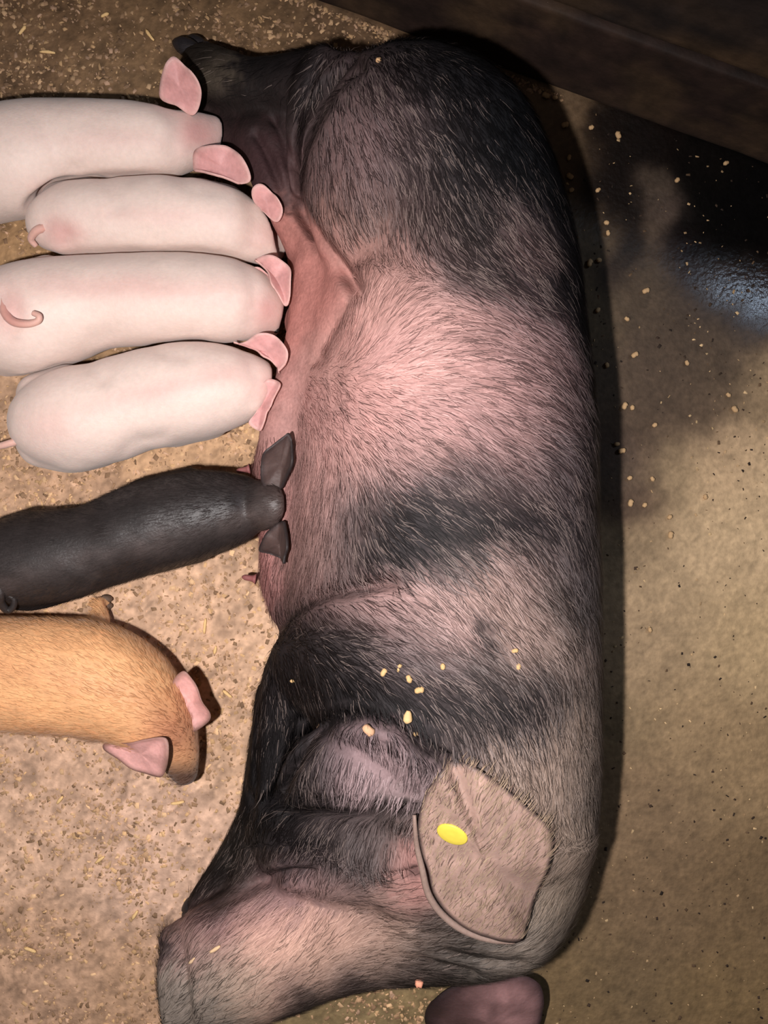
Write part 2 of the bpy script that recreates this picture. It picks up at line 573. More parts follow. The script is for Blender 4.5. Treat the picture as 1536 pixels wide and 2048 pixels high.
# belly and udder
A.tube(T([(650, 440, .11, 60), (660, 540, .12, 74), (655, 640, .115, 76), (640, 740, .11, 80), (612, 830, .105, 82), (594, 920, .10, 80),
          (594, 1010, .10, 74), (594, 1080, .10, 74), (594, 1160, .10, 70), (606, 1230, .11, 54)]), .065, 0.95)
A.tube(T([(740, 620, .19, 90), (735, 740, .19, 100), (722, 900, .185, 105), (716, 1050, .18, 102), (690, 1180, .18, 85)]), .055, 0.9)
for (bx, by) in ((605, 520), (602, 640), (592, 740), (562, 840), (546, 930), (566, 1050), (560, 1150)):
    A.tube(T([(bx + 25, by, .085, 46), (bx + 5, by + 4, .075, 36)]), .03, 0.9)
# haunch
A.tube(T([(840, 258, .22, 150), (800, 310, .225, 186), (780, 400, .225, 172), (785, 490, .215, 128), (800, 560, .21, 80)]), .016, 0.98)
# upper hind leg with hock and foot
A.tube(T([(720, 205, .19, 85), (640, 172, .16, 66), (560, 170, .125, 54), (500, 172, .10, 52), (445, 158, .075, 56), (412, 130, .055, 42), (392, 108, .04, 26)]), .016, 0.9)
# skin fold between thigh and leg
A.tube(T([(645, 130, .20, 34), (612, 200, .19, 34), (600, 290, .17, 30), (604, 370, .16, 26)]), .012, 1.1)
# lower hind leg under it
A.tube(T([(620, 300, .10, 70), (540, 285, .085, 62), (482, 275, .06, 48), (430, 262, .045, 34), (395, 225, .035, 26)]), .02, 0.8)
A.tube(T([(520, 280, .10, 40), (545, 350, .11, 46), (575, 420, .11, 40), (600, 470, .11, 40)]), .02, 0.9)
# shoulder and folded foreleg
A.tube(T([(900, 1290, .20, 200), (760, 1315, .20, 135), (650, 1320, .18, 92)]), .045, 0.95)
A.tube(T([(640, 1300, .16, 80), (590, 1360, .14, 66), (565, 1450, .115, 58), (548, 1550, .095, 50)]), .014, 0.95)
A.tube(T([(575, 1400, .07, 66), (552, 1520, .06, 58), (520, 1630, .05, 44), (462, 1725, .04, 34), (405, 1800, .035, 28)]), .014, 0.9)
# neck roll
A.tube(T([(585, 1570, .19, 34), (640, 1524, .235, 62), (725, 1520, .27, 80), (800, 1545, .285, 74), (880, 1590, .29, 46)]), .008, 1.05)
# throat
A.tube(T([(580, 1600, .09, 60), (540, 1690, .075, 52), (500, 1760, .065, 40)]), .02, 0.9)
# jowl
A.tube(T([(820, 1690, .18, 130), (720, 1700, .165, 105), (620, 1700, .13, 90), (565, 1680, .10, 62)]), .022, 0.95)
# head and snout
A.tube(T([(960, 1745, .15, 190), (860, 1790, .135, 160), (750, 1830, .125, 130), (640, 1862, .118, 122), (560, 1886, .112, 128), (480, 1915, .106, 126), (415, 1942, .10, 114), (370, 1958, .098, 106), (330, 1970, .098, 100)]), .022, 0.92)
# the flat snout disc
sb = A.box((-.47, -.98, -.02), (-.20, -.62, .3))
sX, sY, sZ = A.coords(sb)
q1, q2 = np.array(W(316, 1870, .1)), np.array(W(342, 2048, .1))
sn = np.array([-(q1[1] - q2[1]), q1[0] - q2[0]]); sn /= np.linalg.norm(sn)
if sn[0] > 0:
    sn = -sn
pl_ = ((sX - q1[0]) * sn[0] + (sY - q1[1]) * sn[1] + 0 * sZ + .18 * (sZ - .1)).astype(np.float32)
A.f[sb] = -smin(-A.f[sb], -pl_, .012)
# brow and lids round the shut eye
A.tube(T([(770, 1722, .262, 22), (815, 1712, .262, 22), (838, 1722, .258, 12)]), .02, 0.7)
A.tube(T([(770, 1790, .252, 18), (830, 1786, .256, 22)]), .02, 0.7)
# nostrils
for (bx, by, z) in ((313, 1905, .13), (328, 2010, .13)):
    A.tube(T([(bx, by, z, 13), (bx + 25, by, z, 10)]), .012, 1.0, sub=True)
V, Q = A.mesh()
SOLID = [A]          # what later bodies press against
V = relax(V, Q, 3, 0.5)

# creases pressed into the surface: (polyline px, width px, depth m)
CREASES = [
 ([(715, 130), (660, 175), (615, 260), (592, 340), (598, 410), (640, 480), (690, 545), (712, 590)], 12, .026),
 ([(712, 575), (680, 630), (630, 720)], 14, .008),
 ([(545, 1275), (580, 1225), (630, 1195), (700, 1180), (780, 1165)], 12, .016),
 ([(548, 1285), (640, 1255), (760, 1270)], 14, .004),
 ([(556, 1590), (590, 1520), (640, 1455), (710, 1436), (790, 1455), (850, 1500), (905, 1530)], 12, .026),
 ([(535, 1600), (640, 1607), (740, 1616), (850, 1624)], 10, .030),
 ([(600, 1440), (575, 1540), (545, 1600)], 10, .010),
 ([(520, 1330), (510, 1480), (510, 1600)], 8, .006),
 ([(500, 1705), (580, 1700), (650, 1690)], 12, .008),
 ([(400, 1822), (480, 1790), (560, 1752), (620, 1748)], 12, .012),
 ([(770, 1752), (800, 1750), (835, 1742)], 7, .008),
 ([(352, 1850), (366, 1930), (380, 2048)], 8, .005),
 ([(880, 1905), (960, 1925), (1040, 1930)], 9, .006),
 ([(850, 1925), (940, 1945)], 8, .005),
 ([(640, 130), (618, 190), (606, 270), (603, 350)], 6, .006),
 ([(512, 270), (540, 320), (560, 370), (575, 420)], 8, .008),
 ([(548, 240), (568, 280), (580, 330)], 8, .008),
]
V = press(V, Q, CREASES)
V = relax(V, Q, 1, 0.35)
N = vnormals(V, Q)
# slack, uneven skin
V += N * (0.0025 * fbm(V * 14, 61, 3) + 0.0011 * fbm(V * 60, 62, 2))[:, None] * np.clip(V[:, 2] / 0.03, 0, 1)[:, None]
V[:, 2] = np.maximum(V[:, 2], 0.0005)

SC = [  # coat and skin colours over the body, with shade painted along the neck creases
 (740, 150, (92, 74, 72)), (830, 130, (62, 54, 54)), (930, 150, (50, 46, 48)), (1000, 250, (50, 48, 50)), (1060, 350, (52, 50, 52)), (1110, 450, (52, 48, 50)),
 (900, 230, (66, 58, 58)), (800, 220, (104, 84, 82)), (700, 260, (124, 98, 94)), (650, 330, (118, 92, 88)), (740, 340, (118, 92, 88)), (830, 330, (92, 76, 74)),
 (920, 340, (66, 58, 58)), (650, 420, (134, 102, 92)), (740, 430, (122, 96, 88)), (850, 430, (96, 78, 74)), (950, 430, (76, 66, 64)), (1030, 430, (112, 90, 86)), (1070, 500, (128, 98, 92)),
 (720, 510, (164, 122, 110)), (800, 530, (158, 120, 110)), (900, 530, (104, 84, 80)), (990, 540, (84, 70, 68)), (1060, 590, (100, 80, 78)), (1130, 560, (52, 46, 48)),
 (750, 600, (188, 144, 132)), (850, 620, (180, 138, 128)), (950, 640, (160, 122, 114)), (1040, 670, (146, 112, 106)), (1110, 680, (126, 98, 94)),
 (660, 720, (196, 148, 136)), (760, 720, (198, 152, 142)), (860, 730, (190, 146, 136)), (960, 760, (166, 126, 118)), (1050, 780, (150, 114, 108)), (1130, 800, (116, 92, 88)),
 (640, 830, (198, 150, 140)), (740, 830, (194, 148, 138)), (850, 840, (180, 138, 130)), (950, 860, (148, 114, 108)), (1050, 880, (140, 108, 102)), (1140, 920, (104, 86, 84)),
 (620, 930, (190, 146, 136)), (720, 920, (176, 136, 126)), (800, 920, (146, 114, 108)), (840, 900, (170, 132, 122), 35), (900, 960, (112, 90, 86)), (1000, 970, (112, 90, 86)), (1090, 980, (112, 92, 88)), (1170, 1030, (96, 82, 80)),
 (620, 1020, (186, 142, 132)), (690, 1010, (132, 106, 100), 40), (760, 1010, (78, 68, 66)), (850, 1020, (70, 62, 62)), (950, 1040, (66, 58, 58)), (1050, 1050, (70, 62, 62)), (1140, 1080, (84, 74, 74)),
 (630, 1100, (170, 132, 122)), (690, 1100, (120, 98, 92), 40), (740, 1100, (60, 54, 54)), (830, 1110, (66, 58, 58)), (920, 1120, (92, 80, 76)), (1010, 1130, (150, 122, 112)), (1090, 1140, (134, 112, 104)), (1170, 1150, (110, 96, 92)),
 (590, 1180, (156, 116, 108)), (680, 1160, (100, 80, 76), 35), (760, 1190, (160, 124, 116), 35), (860, 1180, (168, 134, 124)), (960, 1190, (158, 128, 116)), (1060, 1210, (136, 112, 102)), (1110, 1195, (76, 66, 60), 26), (1170, 1230, (106, 92, 86)),
 (600, 1225, (86, 70, 68), 30), (690, 1220, (140, 110, 104), 30), (790, 1250, (136, 110, 104)), (880, 1260, (142, 114, 106)), (965, 1256, (70, 60, 60), 18), (1040, 1280, (150, 124, 112)), (1130, 1300, (140, 118, 106)),
 (600, 1290, (62, 54, 54)), (690, 1290, (74, 64, 62)), (780, 1320, (100, 84, 82)), (870, 1330, (110, 92, 88)), (960, 1350, (108, 92, 86)), (1050, 1360, (112, 96, 88)), (1160, 1380, (130, 112, 100)),
 (570, 1380, (66, 58, 58)), (660, 1380, (56, 50, 50)), (750, 1400, (54, 48, 48)), (850, 1410, (72, 64, 64)), (940, 1410, (66, 60, 60)), (1030, 1420, (60, 56, 58)), (1090, 1390, (86, 76, 74)), (1150, 1450, (150, 128, 112)),
 (560, 1480, (60, 54, 54)), (620, 1500, (70, 62, 62), 35), (700, 1490, (128, 106, 106), 40), (770, 1520, (150, 124, 122), 45), (700, 1560, (150, 124, 122), 45), (630, 1560, (88, 76, 74), 35), (840, 1540, (128, 108, 106), 40),
 (930, 1470, (112, 96, 90)), (1020, 1500, (152, 130, 116)), (1110, 1540, (160, 136, 120)), (1180, 1560, (138, 120, 106)),
 (560, 1620, (58, 52, 52)), (650, 1640, (92, 80, 78)), (740, 1650, (116, 100, 96)), (800, 1660, (112, 96, 90), 40), (600, 1690, (74, 64, 64)), (690, 1710, (96, 84, 80)), (480, 1740, (70, 62, 56), 40), (420, 1790, (58, 50, 46), 35),
 (780, 1740, (90, 76, 72), 30), (815, 1712, (236, 166, 152), 27), (822, 1780, (236, 170, 156), 29), (785, 1775, (196, 142, 130), 20), (760, 1780, (120, 98, 90), 35), (830, 1745, (40, 34, 34), 10),
 (430, 1840, (112, 86, 88), 35), (520, 1800, (120, 94, 94), 40), (600, 1790, (112, 90, 90)), (690, 1790, (116, 96, 92)), (500, 1870, (176, 142, 126), 45), (590, 1860, (180, 146, 128), 50), (680, 1860, (160, 130, 114)),
 (760, 1860, (142, 118, 104)), (400, 1900, (146, 120, 110), 40), (360, 1900, (120, 100, 94), 25), (330, 1900, (60, 54, 58), 14), (460, 1960, (140, 124, 108)), (560, 1940, (164, 136, 120), 45), (380, 1990, (112, 104, 94), 45),
 (650, 1930, (150, 126, 110), 40), (740, 1920, (126, 108, 96)), (830, 1890, (122, 106, 94)), (860, 1840, (90, 78, 72), 40), (600, 1995, (70, 60, 56), 30), (700, 1975, (66, 56, 54), 30), (830, 1950, (70, 62, 58), 35),
 (920, 1910, (92, 84, 76)), (1000, 1920, (130, 116, 104), 40), (1080, 1900, (150, 134, 118)), (1120, 1820, (164, 144, 124)), (1160, 1720, (158, 136, 118)), (1000, 1750, (130, 110, 100)), (1060, 1610, (150, 128, 112)),
 (600, 1604, (50, 44, 44), 13), (650, 1608, (50, 44, 44), 12), (700, 1612, (50, 44, 44), 12), (750, 1616, (54, 48, 46), 11), (800, 1620, (58, 50, 48), 11),  # fold shade put into the coat colour along the roll's lower crease
 (600, 1490, (46, 41, 41), 16), (650, 1440, (44, 40, 40), 18), (720, 1420, (42, 38, 38), 18), (800, 1432, (44, 40, 40), 20), (860, 1480, (50, 44, 44), 16), (890, 1512, (50, 44, 44), 12),  # black coat band, deepened with painted fold shade along the upper crease
 # legs
 (620, 180, (84, 70, 68), 35), (560, 190, (62, 50, 48), 35), (500, 190, (60, 50, 46), 35), (440, 150, (112, 98, 80), 26), (470, 200, (58, 48, 44), 30), (410, 110, (66, 56, 48), 26), (520, 130, (52, 44, 44), 26),
 (600, 260, (96, 78, 76), 26), (500, 280, (92, 64, 64), 35), (550, 330, (92, 64, 64), 30), (450, 260, (84, 60, 58), 30), (590, 380, (104, 76, 74), 26), (595, 130, (58, 48, 48), 26),
 # belly
 (600, 470, (186, 124, 112), 35), (640, 560, (192, 128, 116), 40), (600, 640, (196, 132, 120), 40), (570, 760, (190, 138, 128), 35), (540, 860, (186, 138, 128), 35), (530, 960, (178, 124, 116), 35), (530, 1080, (176, 118, 110), 30), (530, 1180, (160, 104, 98), 28),
 (545, 1240, (120, 82, 78), 22), (585, 560, (194, 130, 118), 35)]
for i, y in enumerate(range(380, 1160, 60)):    # black skin down the spine, with the back's shade painted in
    SC.append((np.interp(y, [380, 700, 860, 1160], [1140, 1185, 1222, 1240]), y, (44, 40, 42), 22))
for y in range(1180, 1720, 60):  # dark skin and painted shade carried on beside the neck
    SC.append((1240, y, (48, 42, 42), 18))

SOW_GAIN = 0.80
DIRS = [(700, 250, (.35, 1)), (850, 300, (.5, 1)), (1000, 400, (.5, 1)), (750, 450, (.25, 1)), (950, 560, (.9, .6)), (1060, 560, (.7, .7)),
        (700, 620, (.5, -.8)), (800, 700, (.9, -.35)), (950, 700, (1, -.1)), (1080, 750, (.7, .6)), (680, 820, (.7, .4)), (820, 850, (.9, .5)), (960, 880, (.8, .6)),
        (620, 1000, (-.25, 1)), (680, 1050, (.05, 1)), (800, 1030, (.85, .7)), (950, 1050, (.85, .6)), (1080, 1050, (.7, .8)), (1170, 1100, (.2, 1)), (600, 1150, (-.3, 1)),
        (760, 1120, (.8, .6)), (900, 1180, (.7, .6)), (1080, 1250, (.6, .8)), (700, 1240, (1, .25)), (600, 1280, (.9, -.2)), (850, 1330, (.8, .6)), (1000, 1400, (.6, .8)), (1150, 1400, (.15, 1)),
        (570, 1400, (-.1, 1)), (700, 1500, (-.3, 1)), (780, 1540, (-.2, 1)), (1100, 1600, (.2, 1)), (700, 1650, (-.2, 1)), (620, 1800, (.4, -.7)), (500, 1870, (.6, -.6)), (420, 1950, (.6, -.6)),
        (700, 1880, (.7, -.5)), (850, 1880, (.8, -.4)), (1000, 1920, (.8, -.2)), (1120, 1800, (.3, -.9)), (500, 170, (-1, .1)), (540, 300, (-.4, .8))]
def sow_dir(P):
    p = to_px(P)
    dxy = rbf(p, [(a, b, (c[0] / math.hypot(*c), c[1] / math.hypot(*c))) for a, b, c in DIRS], 70)
    ang = 0.5 * fbm(P * 9, 81, 2)
    dx, dy = dxy[:, 0] * np.cos(ang) - dxy[:, 1] * np.sin(ang), dxy[:, 0] * np.sin(ang) + dxy[:, 1] * np.cos(ang)
    return np.stack([dx, -dy, np.zeros(len(P))], 1)
for i, a in enumerate(SC):      # the face is paler and pinker than the flanks
    if a[1] > 1780 and a[0] < 900:
        g = 1.16 if a[2][0] > 105 else 1.0
        SC[i] = (a[0], a[1], tuple(min(255, v * g * k) for v, k in zip(a[2], (1.03, 1.0, .99))), *a[3:])
def sow_colour(P):
    p = to_px(P)
    sdv = sow_dir(P)
    # the edges of the patches are combed out along the lie of the coat
    comb = 46 * fbm(P * 75, 72, 2) + 18 * fbm(P * 190, 78, 2)
    w = p + np.stack([fbm(P * 17, 71) * 22 + sdv[:, 0] * comb, fbm(P * 17, 73) * 22 - sdv[:, 1] * comb], 1)
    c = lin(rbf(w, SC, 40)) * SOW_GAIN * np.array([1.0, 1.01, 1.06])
    L = c @ np.array([.3, .6, .1])
    c = c * np.clip(L / 0.16, 0.1, 1.0)[:, None] ** 0.7
    return c * (1 + 0.22 * fbm(P * 45, 75, 3))[:, None]
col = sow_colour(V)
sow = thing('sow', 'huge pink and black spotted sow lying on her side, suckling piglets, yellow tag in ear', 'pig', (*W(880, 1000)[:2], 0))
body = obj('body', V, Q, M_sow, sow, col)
bvh = BVHTree.FromPolygons([tuple(v) for v in V], [tuple(int(i) for i in q_) for q_ in Q])
def hit(px_, py_, tree=None):
    o = Vector((0, 0, H))
    d = (Vector(W(px_, py_, 0)) - o).normalized()
    r = (tree or bvh).ray_cast(o, d)
    return r[0]
def surf(px_, py_, dflt=0.02):
    h = hit(px_, py_)
    return h.z if h else dflt

# ---- bristles: flat tapering hairs lying along the coat
def hairs(name, V, Q, N, n, mat, parent, colfn, dirfn, length, width, lift, seed, keep=None):
    r = np.random.default_rng(seed)
    tri = np.concatenate([Q[:, [0, 1, 2]], Q[:, [0, 2, 3]]])
    ar = np.linalg.norm(np.cross(V[tri[:, 1]] - V[tri[:, 0]], V[tri[:, 2]] - V[tri[:, 0]]), axis=1)
    cen = V[tri].mean(1)
    nz = N[tri].mean(1)[:, 2]
    wgt = ar * (nz > -0.25) * (cen[:, 2] > 0.03)
    if keep is not None:
        wgt = wgt * keep(to_px(cen))
    pick = r.choice(len(tri), n, p=wgt / wgt.sum())
    u, v = r.random(n), r.random(n)
    f_ = u + v > 1
    u[f_], v[f_] = 1 - u[f_], 1 - v[f_]
    t3 = tri[pick]
    P0 = V[t3[:, 0]] * (1 - u - v)[:, None] + V[t3[:, 1]] * u[:, None] + V[t3[:, 2]] * v[:, None]
    n0 = N[t3].mean(1)
    n0 /= np.linalg.norm(n0, axis=1)[:, None]
    d = dirfn(P0)
    d = d + 0.09 * r.normal(size=d.shape)
    d -= (d * n0).sum(1)[:, None] * n0
    d /= np.maximum(np.linalg.norm(d, axis=1), 1e-6)[:, None]
    L = length * (0.6 + 0.8 * r.random(n))
    wd = width * (0.6 + 0.8 * r.random(n))
    s = np.cross(n0, d)
    a = P0 - n0 * 0.001
    p1 = P0 + d * (L * .5)[:, None] + n0 * (L * lift * .75)[:, None]
    p2 = P0 + d * L[:, None] + n0 * (L * lift)[:, None] + s * (L * 0.12 * r.normal(size=n))[:, None]
    s = s * wd[:, None] * .5
    HV = np.stack([a - s, a + s, p1 + s * .8, p1 - s * .8, p2], 1).reshape(-1, 3)
    k = np.arange(n)[:, None] * 5
    HF = np.concatenate([k + np.array([[0, 1, 2]]), k + np.array([[0, 2, 3]]), k + np.array([[3, 2, 4]])])
    hc = np.repeat(colfn(P0, r), 5, axis=0)
    o = obj(name, HV, HF, mat, parent, hc)
    o['kind'] = 'stuff'
    return o
def sow_hair_col(P, r):
    c = sow_colour(P)
    L = c @ np.array([.3, .6, .1])
    n = len(P)
    k = r.random(n)
    cl = fbm(P * 40, 85, 2)
    dark = L < 0.058
    out = c.copy()
    lt = np.clip(c * 1.0 + lin((150, 132, 124)) * 0.34, 0, 1)
    li = dark & (k + 0.45 * cl < 0.06 + 0.36 * np.clip((L - 0.008) / 0.035, 0, 1))
    out[li] = lt[li]
    dk = dark & ~li
    out[dk] = c[dk] * 0.5
    l2 = ~dark & (k - 0.3 * cl < 0.50)
    out[l2] = np.clip(c[l2] * 1.3 + 0.03, 0, 1)
    d2 = ~dark & (k - 0.3 * cl > 0.84 - 0.3 * np.clip((0.30 - L) / 0.2, 0, 1))
    out[d2] = c[d2] * 0.42
    return out
CR = np.concatenate([np.concatenate([catmull(np.array(pl, float), 10), np.full((len(catmull(np.array(pl, float), 10)), 1), w)], 1) for pl, w, dep in CREASES if dep > .011])
def hair_keep(p):
    k = np.ones(len(p))
    for i in range(0, len(p), 20000):
        d = np.min(np.linalg.norm(p[i:i + 20000, None, :] - CR[None, :, :2], axis=2) / CR[None, :, 2], axis=1)
        k[i:i + 20000] *= np.clip((d - 0.3) / 0.9, 0.12, 1)
    k *= 1 - 0.85 * np.exp(-(((p[:, 0] - 815) / 45) ** 2 + ((p[:, 1] - 1748) / 55) ** 2) ** 2)
    bare = (p[:, 0] < 700) & (p[:, 1] > 200) & (p[:, 1] < 780) & (p[:, 0] < 600 + 110 * np.exp(-((p[:, 1] - 580) / 120) ** 2))
    k[bare] = 0.0
    k[(p[:, 0] < 592) & (p[:, 1] > 200) & (p[:, 1] < 870)] = 0.0
    k[(p[:, 0] < 470) & (p[:, 1] > 215) & (p[:, 1] < 420)] = 0.0
    k[(p[:, 1] < 420) & (p[:, 0] < 600)] *= 0.12
    return k
hairs('bristles', V, Q, N, 70000, M_hair, sow, sow_hair_col, sow_dir, 0.030, 0.0012, 0.10, 5, hair_keep)

# ---- ears
def ear(name, outline, parent, inner, rim, mat, thick=0.005, bulge=0.012, rings=9, noise=0.002, seed=1, rimw=0.12, loc=None, tint=None, centre=None, wave=0.0, push=None):
    """outline rows (px, py, z); a domed leaf of skin with real thickness"""
    o_ = catmull(outline, 6, closed=True)
    B = np.array([W(*p) for p in o_])
    m = len(B)
    c = B.mean(0) if centre is None else np.array(W(*centre))
    V, R = [c + np.array([0, 0, bulge])], [0]
    for k in range(1, rings + 1):
        t = k / rings
        V += list(c + (B - c) * t + np.array([0, 0, bulge * (1 - t ** 2.2)])[None])
        R += [t] * m
    V = np.array(V)
    R = np.array(R)
    V[:, 2] += noise * fbm(V * 40, seed, 2)
    if wave:
        an = np.arctan2(V[:, 1] - c[1], V[:, 0] - c[0])
        V[:, 2] += wave * R ** 2 * np.cos(3 * an + seed)
    nrm = 0
    Fq = []
    for j in range(m):
        Fq.append((0, 1 + j, 1 + (j + 1) % m))
    for k in range(rings - 1):
        for j in range(m):
            a, b_ = 1 + k * m + j, 1 + k * m + (j + 1) % m
            Fq.append((a, a + m, b_ + m, b_))
    # orientation
    area = sum(B[j][0] * B[(j + 1) % m][1] - B[(j + 1) % m][0] * B[j][1] for j in range(m))
    if area < 0:
        Fq = [f[::-1] for f in Fq]
    n = len(V)
    Bot = V.copy()
    Bot[:, 2] -= thick * (1 - 0.55 * R ** 3)
    Fb = [tuple(i + n for i in f[::-1]) for f in Fq]
    side = []
    e0 = 1 + (rings - 1) * m
    for j in range(m):
        a, b_ = e0 + j, e0 + (j + 1) % m
        f = (a, a + n, b_ + n, b_)
        side.append(f if area > 0 else f[::-1])
    VV = np.concatenate([V, Bot])
    if push:
        VV[:n] = push_out(V, push, 0.0135, 0.5)
        VV[n:] = push_out(Bot, push, 0.0095, 0.5)
    t = np.clip((np.concatenate([R, R]) - (1 - rimw)) / rimw, 0, 1)[:, None]
    ci, cr = inner, rim
    cc = ci[None] * (1 - t) + cr[None] * t
    cc = cc * (1 + 0.25 * fbm(VV * 50, seed + 5, 3))[:, None]
    if tint is not None:
        cc = tint(VV, cc)
    return obj(name, VV, Fq + Fb + side, mat, parent, cc, loc=loc), VV, Fq

def over(px_, py_, dz):
    return (px_, py_, surf(px_, py_) + dz)
ear_out = [(905, 1522, .022), (950, 1535, .018), (1005, 1572, .012), (1062, 1620, .018), (1096, 1652, .020), (1106, 1690, .020), (1096, 1742, .020), (1072, 1795, .014), (1055, 1850, .016), (1040, 1884, .02),
           (990, 1880, .022), (935, 1860, .026), (892, 1825, .03), (866, 1785, .03), (856, 1742, .026), (842, 1700, .022), (836, 1645, .018), (850, 1590, .020), (878, 1550, .024)]
E = []
for a, b_, dz in ear_out:
    a0, b0 = 970 + (a - 970) * 0.97, 1700 + (b_ - 1700) * 0.97
    E.append((a, b_, surf(a0, b0) + dz))
sow_ear, EV, EF = ear('ear', E, sow, lin((190, 156, 142)) * 0.74, lin((70, 58, 56)) * 0.8, M_ear, 0.007, 0.016, 14, 0.003, 3, 0.07,
    tint=lambda P, c: c * np.clip(1 + 0.35 * fbm(np.stack([P[:, 0] * 90, P[:, 1] * 30, P[:, 2] * 30], 1), 90, 3), 0.5, 1.6)[:, None])
nEV = (len(EV)) // 2
ebvh = BVHTree.FromPolygons([tuple(v) for v in EV[:nEV]], EF)
# rolled front margin of the ear
rim_px = catmull(np.array([(836, 1630), (840, 1690), (852, 1738), (862, 1785), (888, 1826), (932, 1861), (990, 1881), (1036, 1884)], float), 6)
def tube_mesh(P, R, nseg=8, cap=True, squash=1.0):
    P = np.asarray(P, float)
    V, Fq = [], []
    m = len(P)
    for i in range(m):
        t = P[min(i + 1, m - 1)] - P[max(i - 1, 0)]
        t /= np.linalg.norm(t)
        a = np.cross(t, (0, 0, 1.0))
        if np.linalg.norm(a) < 1e-3:
            a = np.array([1.0, 0, 0])
        a /= np.linalg.norm(a)
        b_ = np.cross(a, t)
        for j in range(nseg):
            an = 2 * math.pi * j / nseg
            V.append(P[i] + R[i] * (math.cos(an) * a + squash * math.sin(an) * b_))
    for i in range(m - 1):
        for j in range(nseg):
            k = (j + 1) % nseg
            Fq.append((i * nseg + j, i * nseg + k, (i + 1) * nseg + k, (i + 1) * nseg + j))
    Fq = [f[::-1] for f in Fq]
    if cap:
        Fq.append(tuple(range(nseg)))
        Fq.append(tuple(range((m - 1) * nseg, m * nseg))[::-1])
    return np.array(V), Fq
def near_z(a, b_):
    k = np.argmin([(e[0] - a) ** 2 + (e[1] - b_) ** 2 for e in E])
    return E[k][2]
RP = np.array([W(a, b_, near_z(a + 6, b_) - 0.003) for a, b_ in rim_px - np.array([7, 0])])
for _ in range(6):
    RP[1:-1] = (RP[:-2] + 2 * RP[1:-1] + RP[2:]) / 4
tv, tf = tube_mesh(RP, 0.0055 * np.sin(np.linspace(0.25, math.pi - 0.3, len(RP))) ** .5, 8)
rimo = obj('ear_margin', tv, tf, M_ear, sow_ear, lin((164, 138, 126)) * 0.75)
# far ear, folded on the floor in front of the forehead
far = [(868, 2000, .10), (930, 1962, .12), (1000, 1950, .12), (1060, 1956, .11), (1086, 1985, .09), (1080, 2050, .06), (1040, 2130, .03), (960, 2150, .02), (890, 2100, .03), (850, 2045, .06)]
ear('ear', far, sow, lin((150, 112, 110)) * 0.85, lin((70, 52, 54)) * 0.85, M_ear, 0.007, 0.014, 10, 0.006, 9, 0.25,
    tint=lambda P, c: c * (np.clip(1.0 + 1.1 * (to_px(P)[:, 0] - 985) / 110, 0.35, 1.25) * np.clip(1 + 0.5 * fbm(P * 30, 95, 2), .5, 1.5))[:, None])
eq = np.array([(f[0], f[1], f[2], f[3] if len(f) == 4 else f[2]) for f in EF])
def ear_hair_col(P, r):
    k = r.random(len(P))[:, None]
    return np.where(k < .72, lin((196, 168, 142)) * .68, lin((142, 116, 104)) * .64) * (0.8 + .4 * r.random((len(P), 1)))
hairs('bristles', EV[:nEV], eq, vnormals(EV[:nEV], eq), 2200, M_hair, sow_ear, ear_hair_col, lambda P: np.tile(np.array([.45, .85, 0]), (len(P), 1)), .021, .0011, .05, 77)
# tag
tc_ = ebvh.ray_cast(Vector((0, 0, H)), (Vector(W(905, 1667, 0)) - Vector((0, 0, H))).normalized())
tp = np.array(tc_[0]); tn = np.array(tc_[1])
if tn[2] < 0:
    tn = -tn
u_ = np.array([math.cos(-0.2), math.sin(-0.2), 0]); u_ -= tn * (u_ @ tn); u_ /= np.linalg.norm(u_)
v_ = np.cross(tn, u_)
TV, TF = [], []
mm = 32
for (rr, hh) in ((0, .0042), (.20, .0041), (.5, .0039), (.93, .0036), (1, .0028), (1, .0004)):
    for j in range(mm):
        an = 2 * math.pi * j / mm
        TV.append(tp + u_ * math.cos(an) * .0228 * rr + v_ * math.sin(an) * .0165 * rr + tn * hh)
for k in range(5):
    for j in range(mm):
        TF.append((k * mm + j, (k + 1) * mm + j, (k + 1) * mm + (j + 1) % mm, k * mm + (j + 1) % mm))
tag = obj('ear_tag', TV, TF, M_tag, sow_ear)
tag['label'] = 'oval yellow plastic ear tag'

def ellip(c, r, n=12, m=8, rot=None):
    V, Fq = [], []
    for i in range(m + 1):
        th = math.pi * i / m
        for j in range(n):
            ph = 2 * math.pi * j / n
            v = np.array([math.sin(th) * math.cos(ph) * r[0], math.sin(th) * math.sin(ph) * r[1], math.cos(th) * r[2]])
            if rot is not None:
                v = rot @ v
            V.append(np.array(c) + v)
    for i in range(m):
        for j in range(n):
            Fq.append((i * n + j, (i + 1) * n + j, (i + 1) * n + (j + 1) % n, i * n + (j + 1) % n))
    return np.array(V), Fq
def rotz(a):
    return np.array([[math.cos(a), -math.sin(a), 0], [math.sin(a), math.cos(a), 0], [0, 0, 1]])
# shut eye: a dark slit of eyeball between the lids, with lashes
ez = surf(806, 1750)
ev, ef = ellip(W(818, 1748, ez - .005), (.014, .005, .008), rot=rotz(0.15))
obj('eye', ev, ef, M_hoof, sow, lin((34, 26, 26)))
# teats
def teat(px_, py_, z, ang, L, r0, parent, c):
    d = np.array([math.cos(ang), math.sin(ang), -0.1])
    p0 = np.array(W(px_, py_, z))
    ts = np.linspace(0, 1, 7)
    P = [p0 + d * L * t for t in ts]
    R = r0 * np.array([1.6, 1.1, .9, .85, .85, .75, .35])
    v, f = tube_mesh(P, R, 10)
    return obj('teat', v, f, M_ear, parent, c)
for (a, b_, z, an) in ((512, 1158, .085, 3.0), (500, 938, .085, 3.3)):
    teat(a, b_, z, an, .026, .0065, sow, lin((150, 92, 90)) * 0.8)
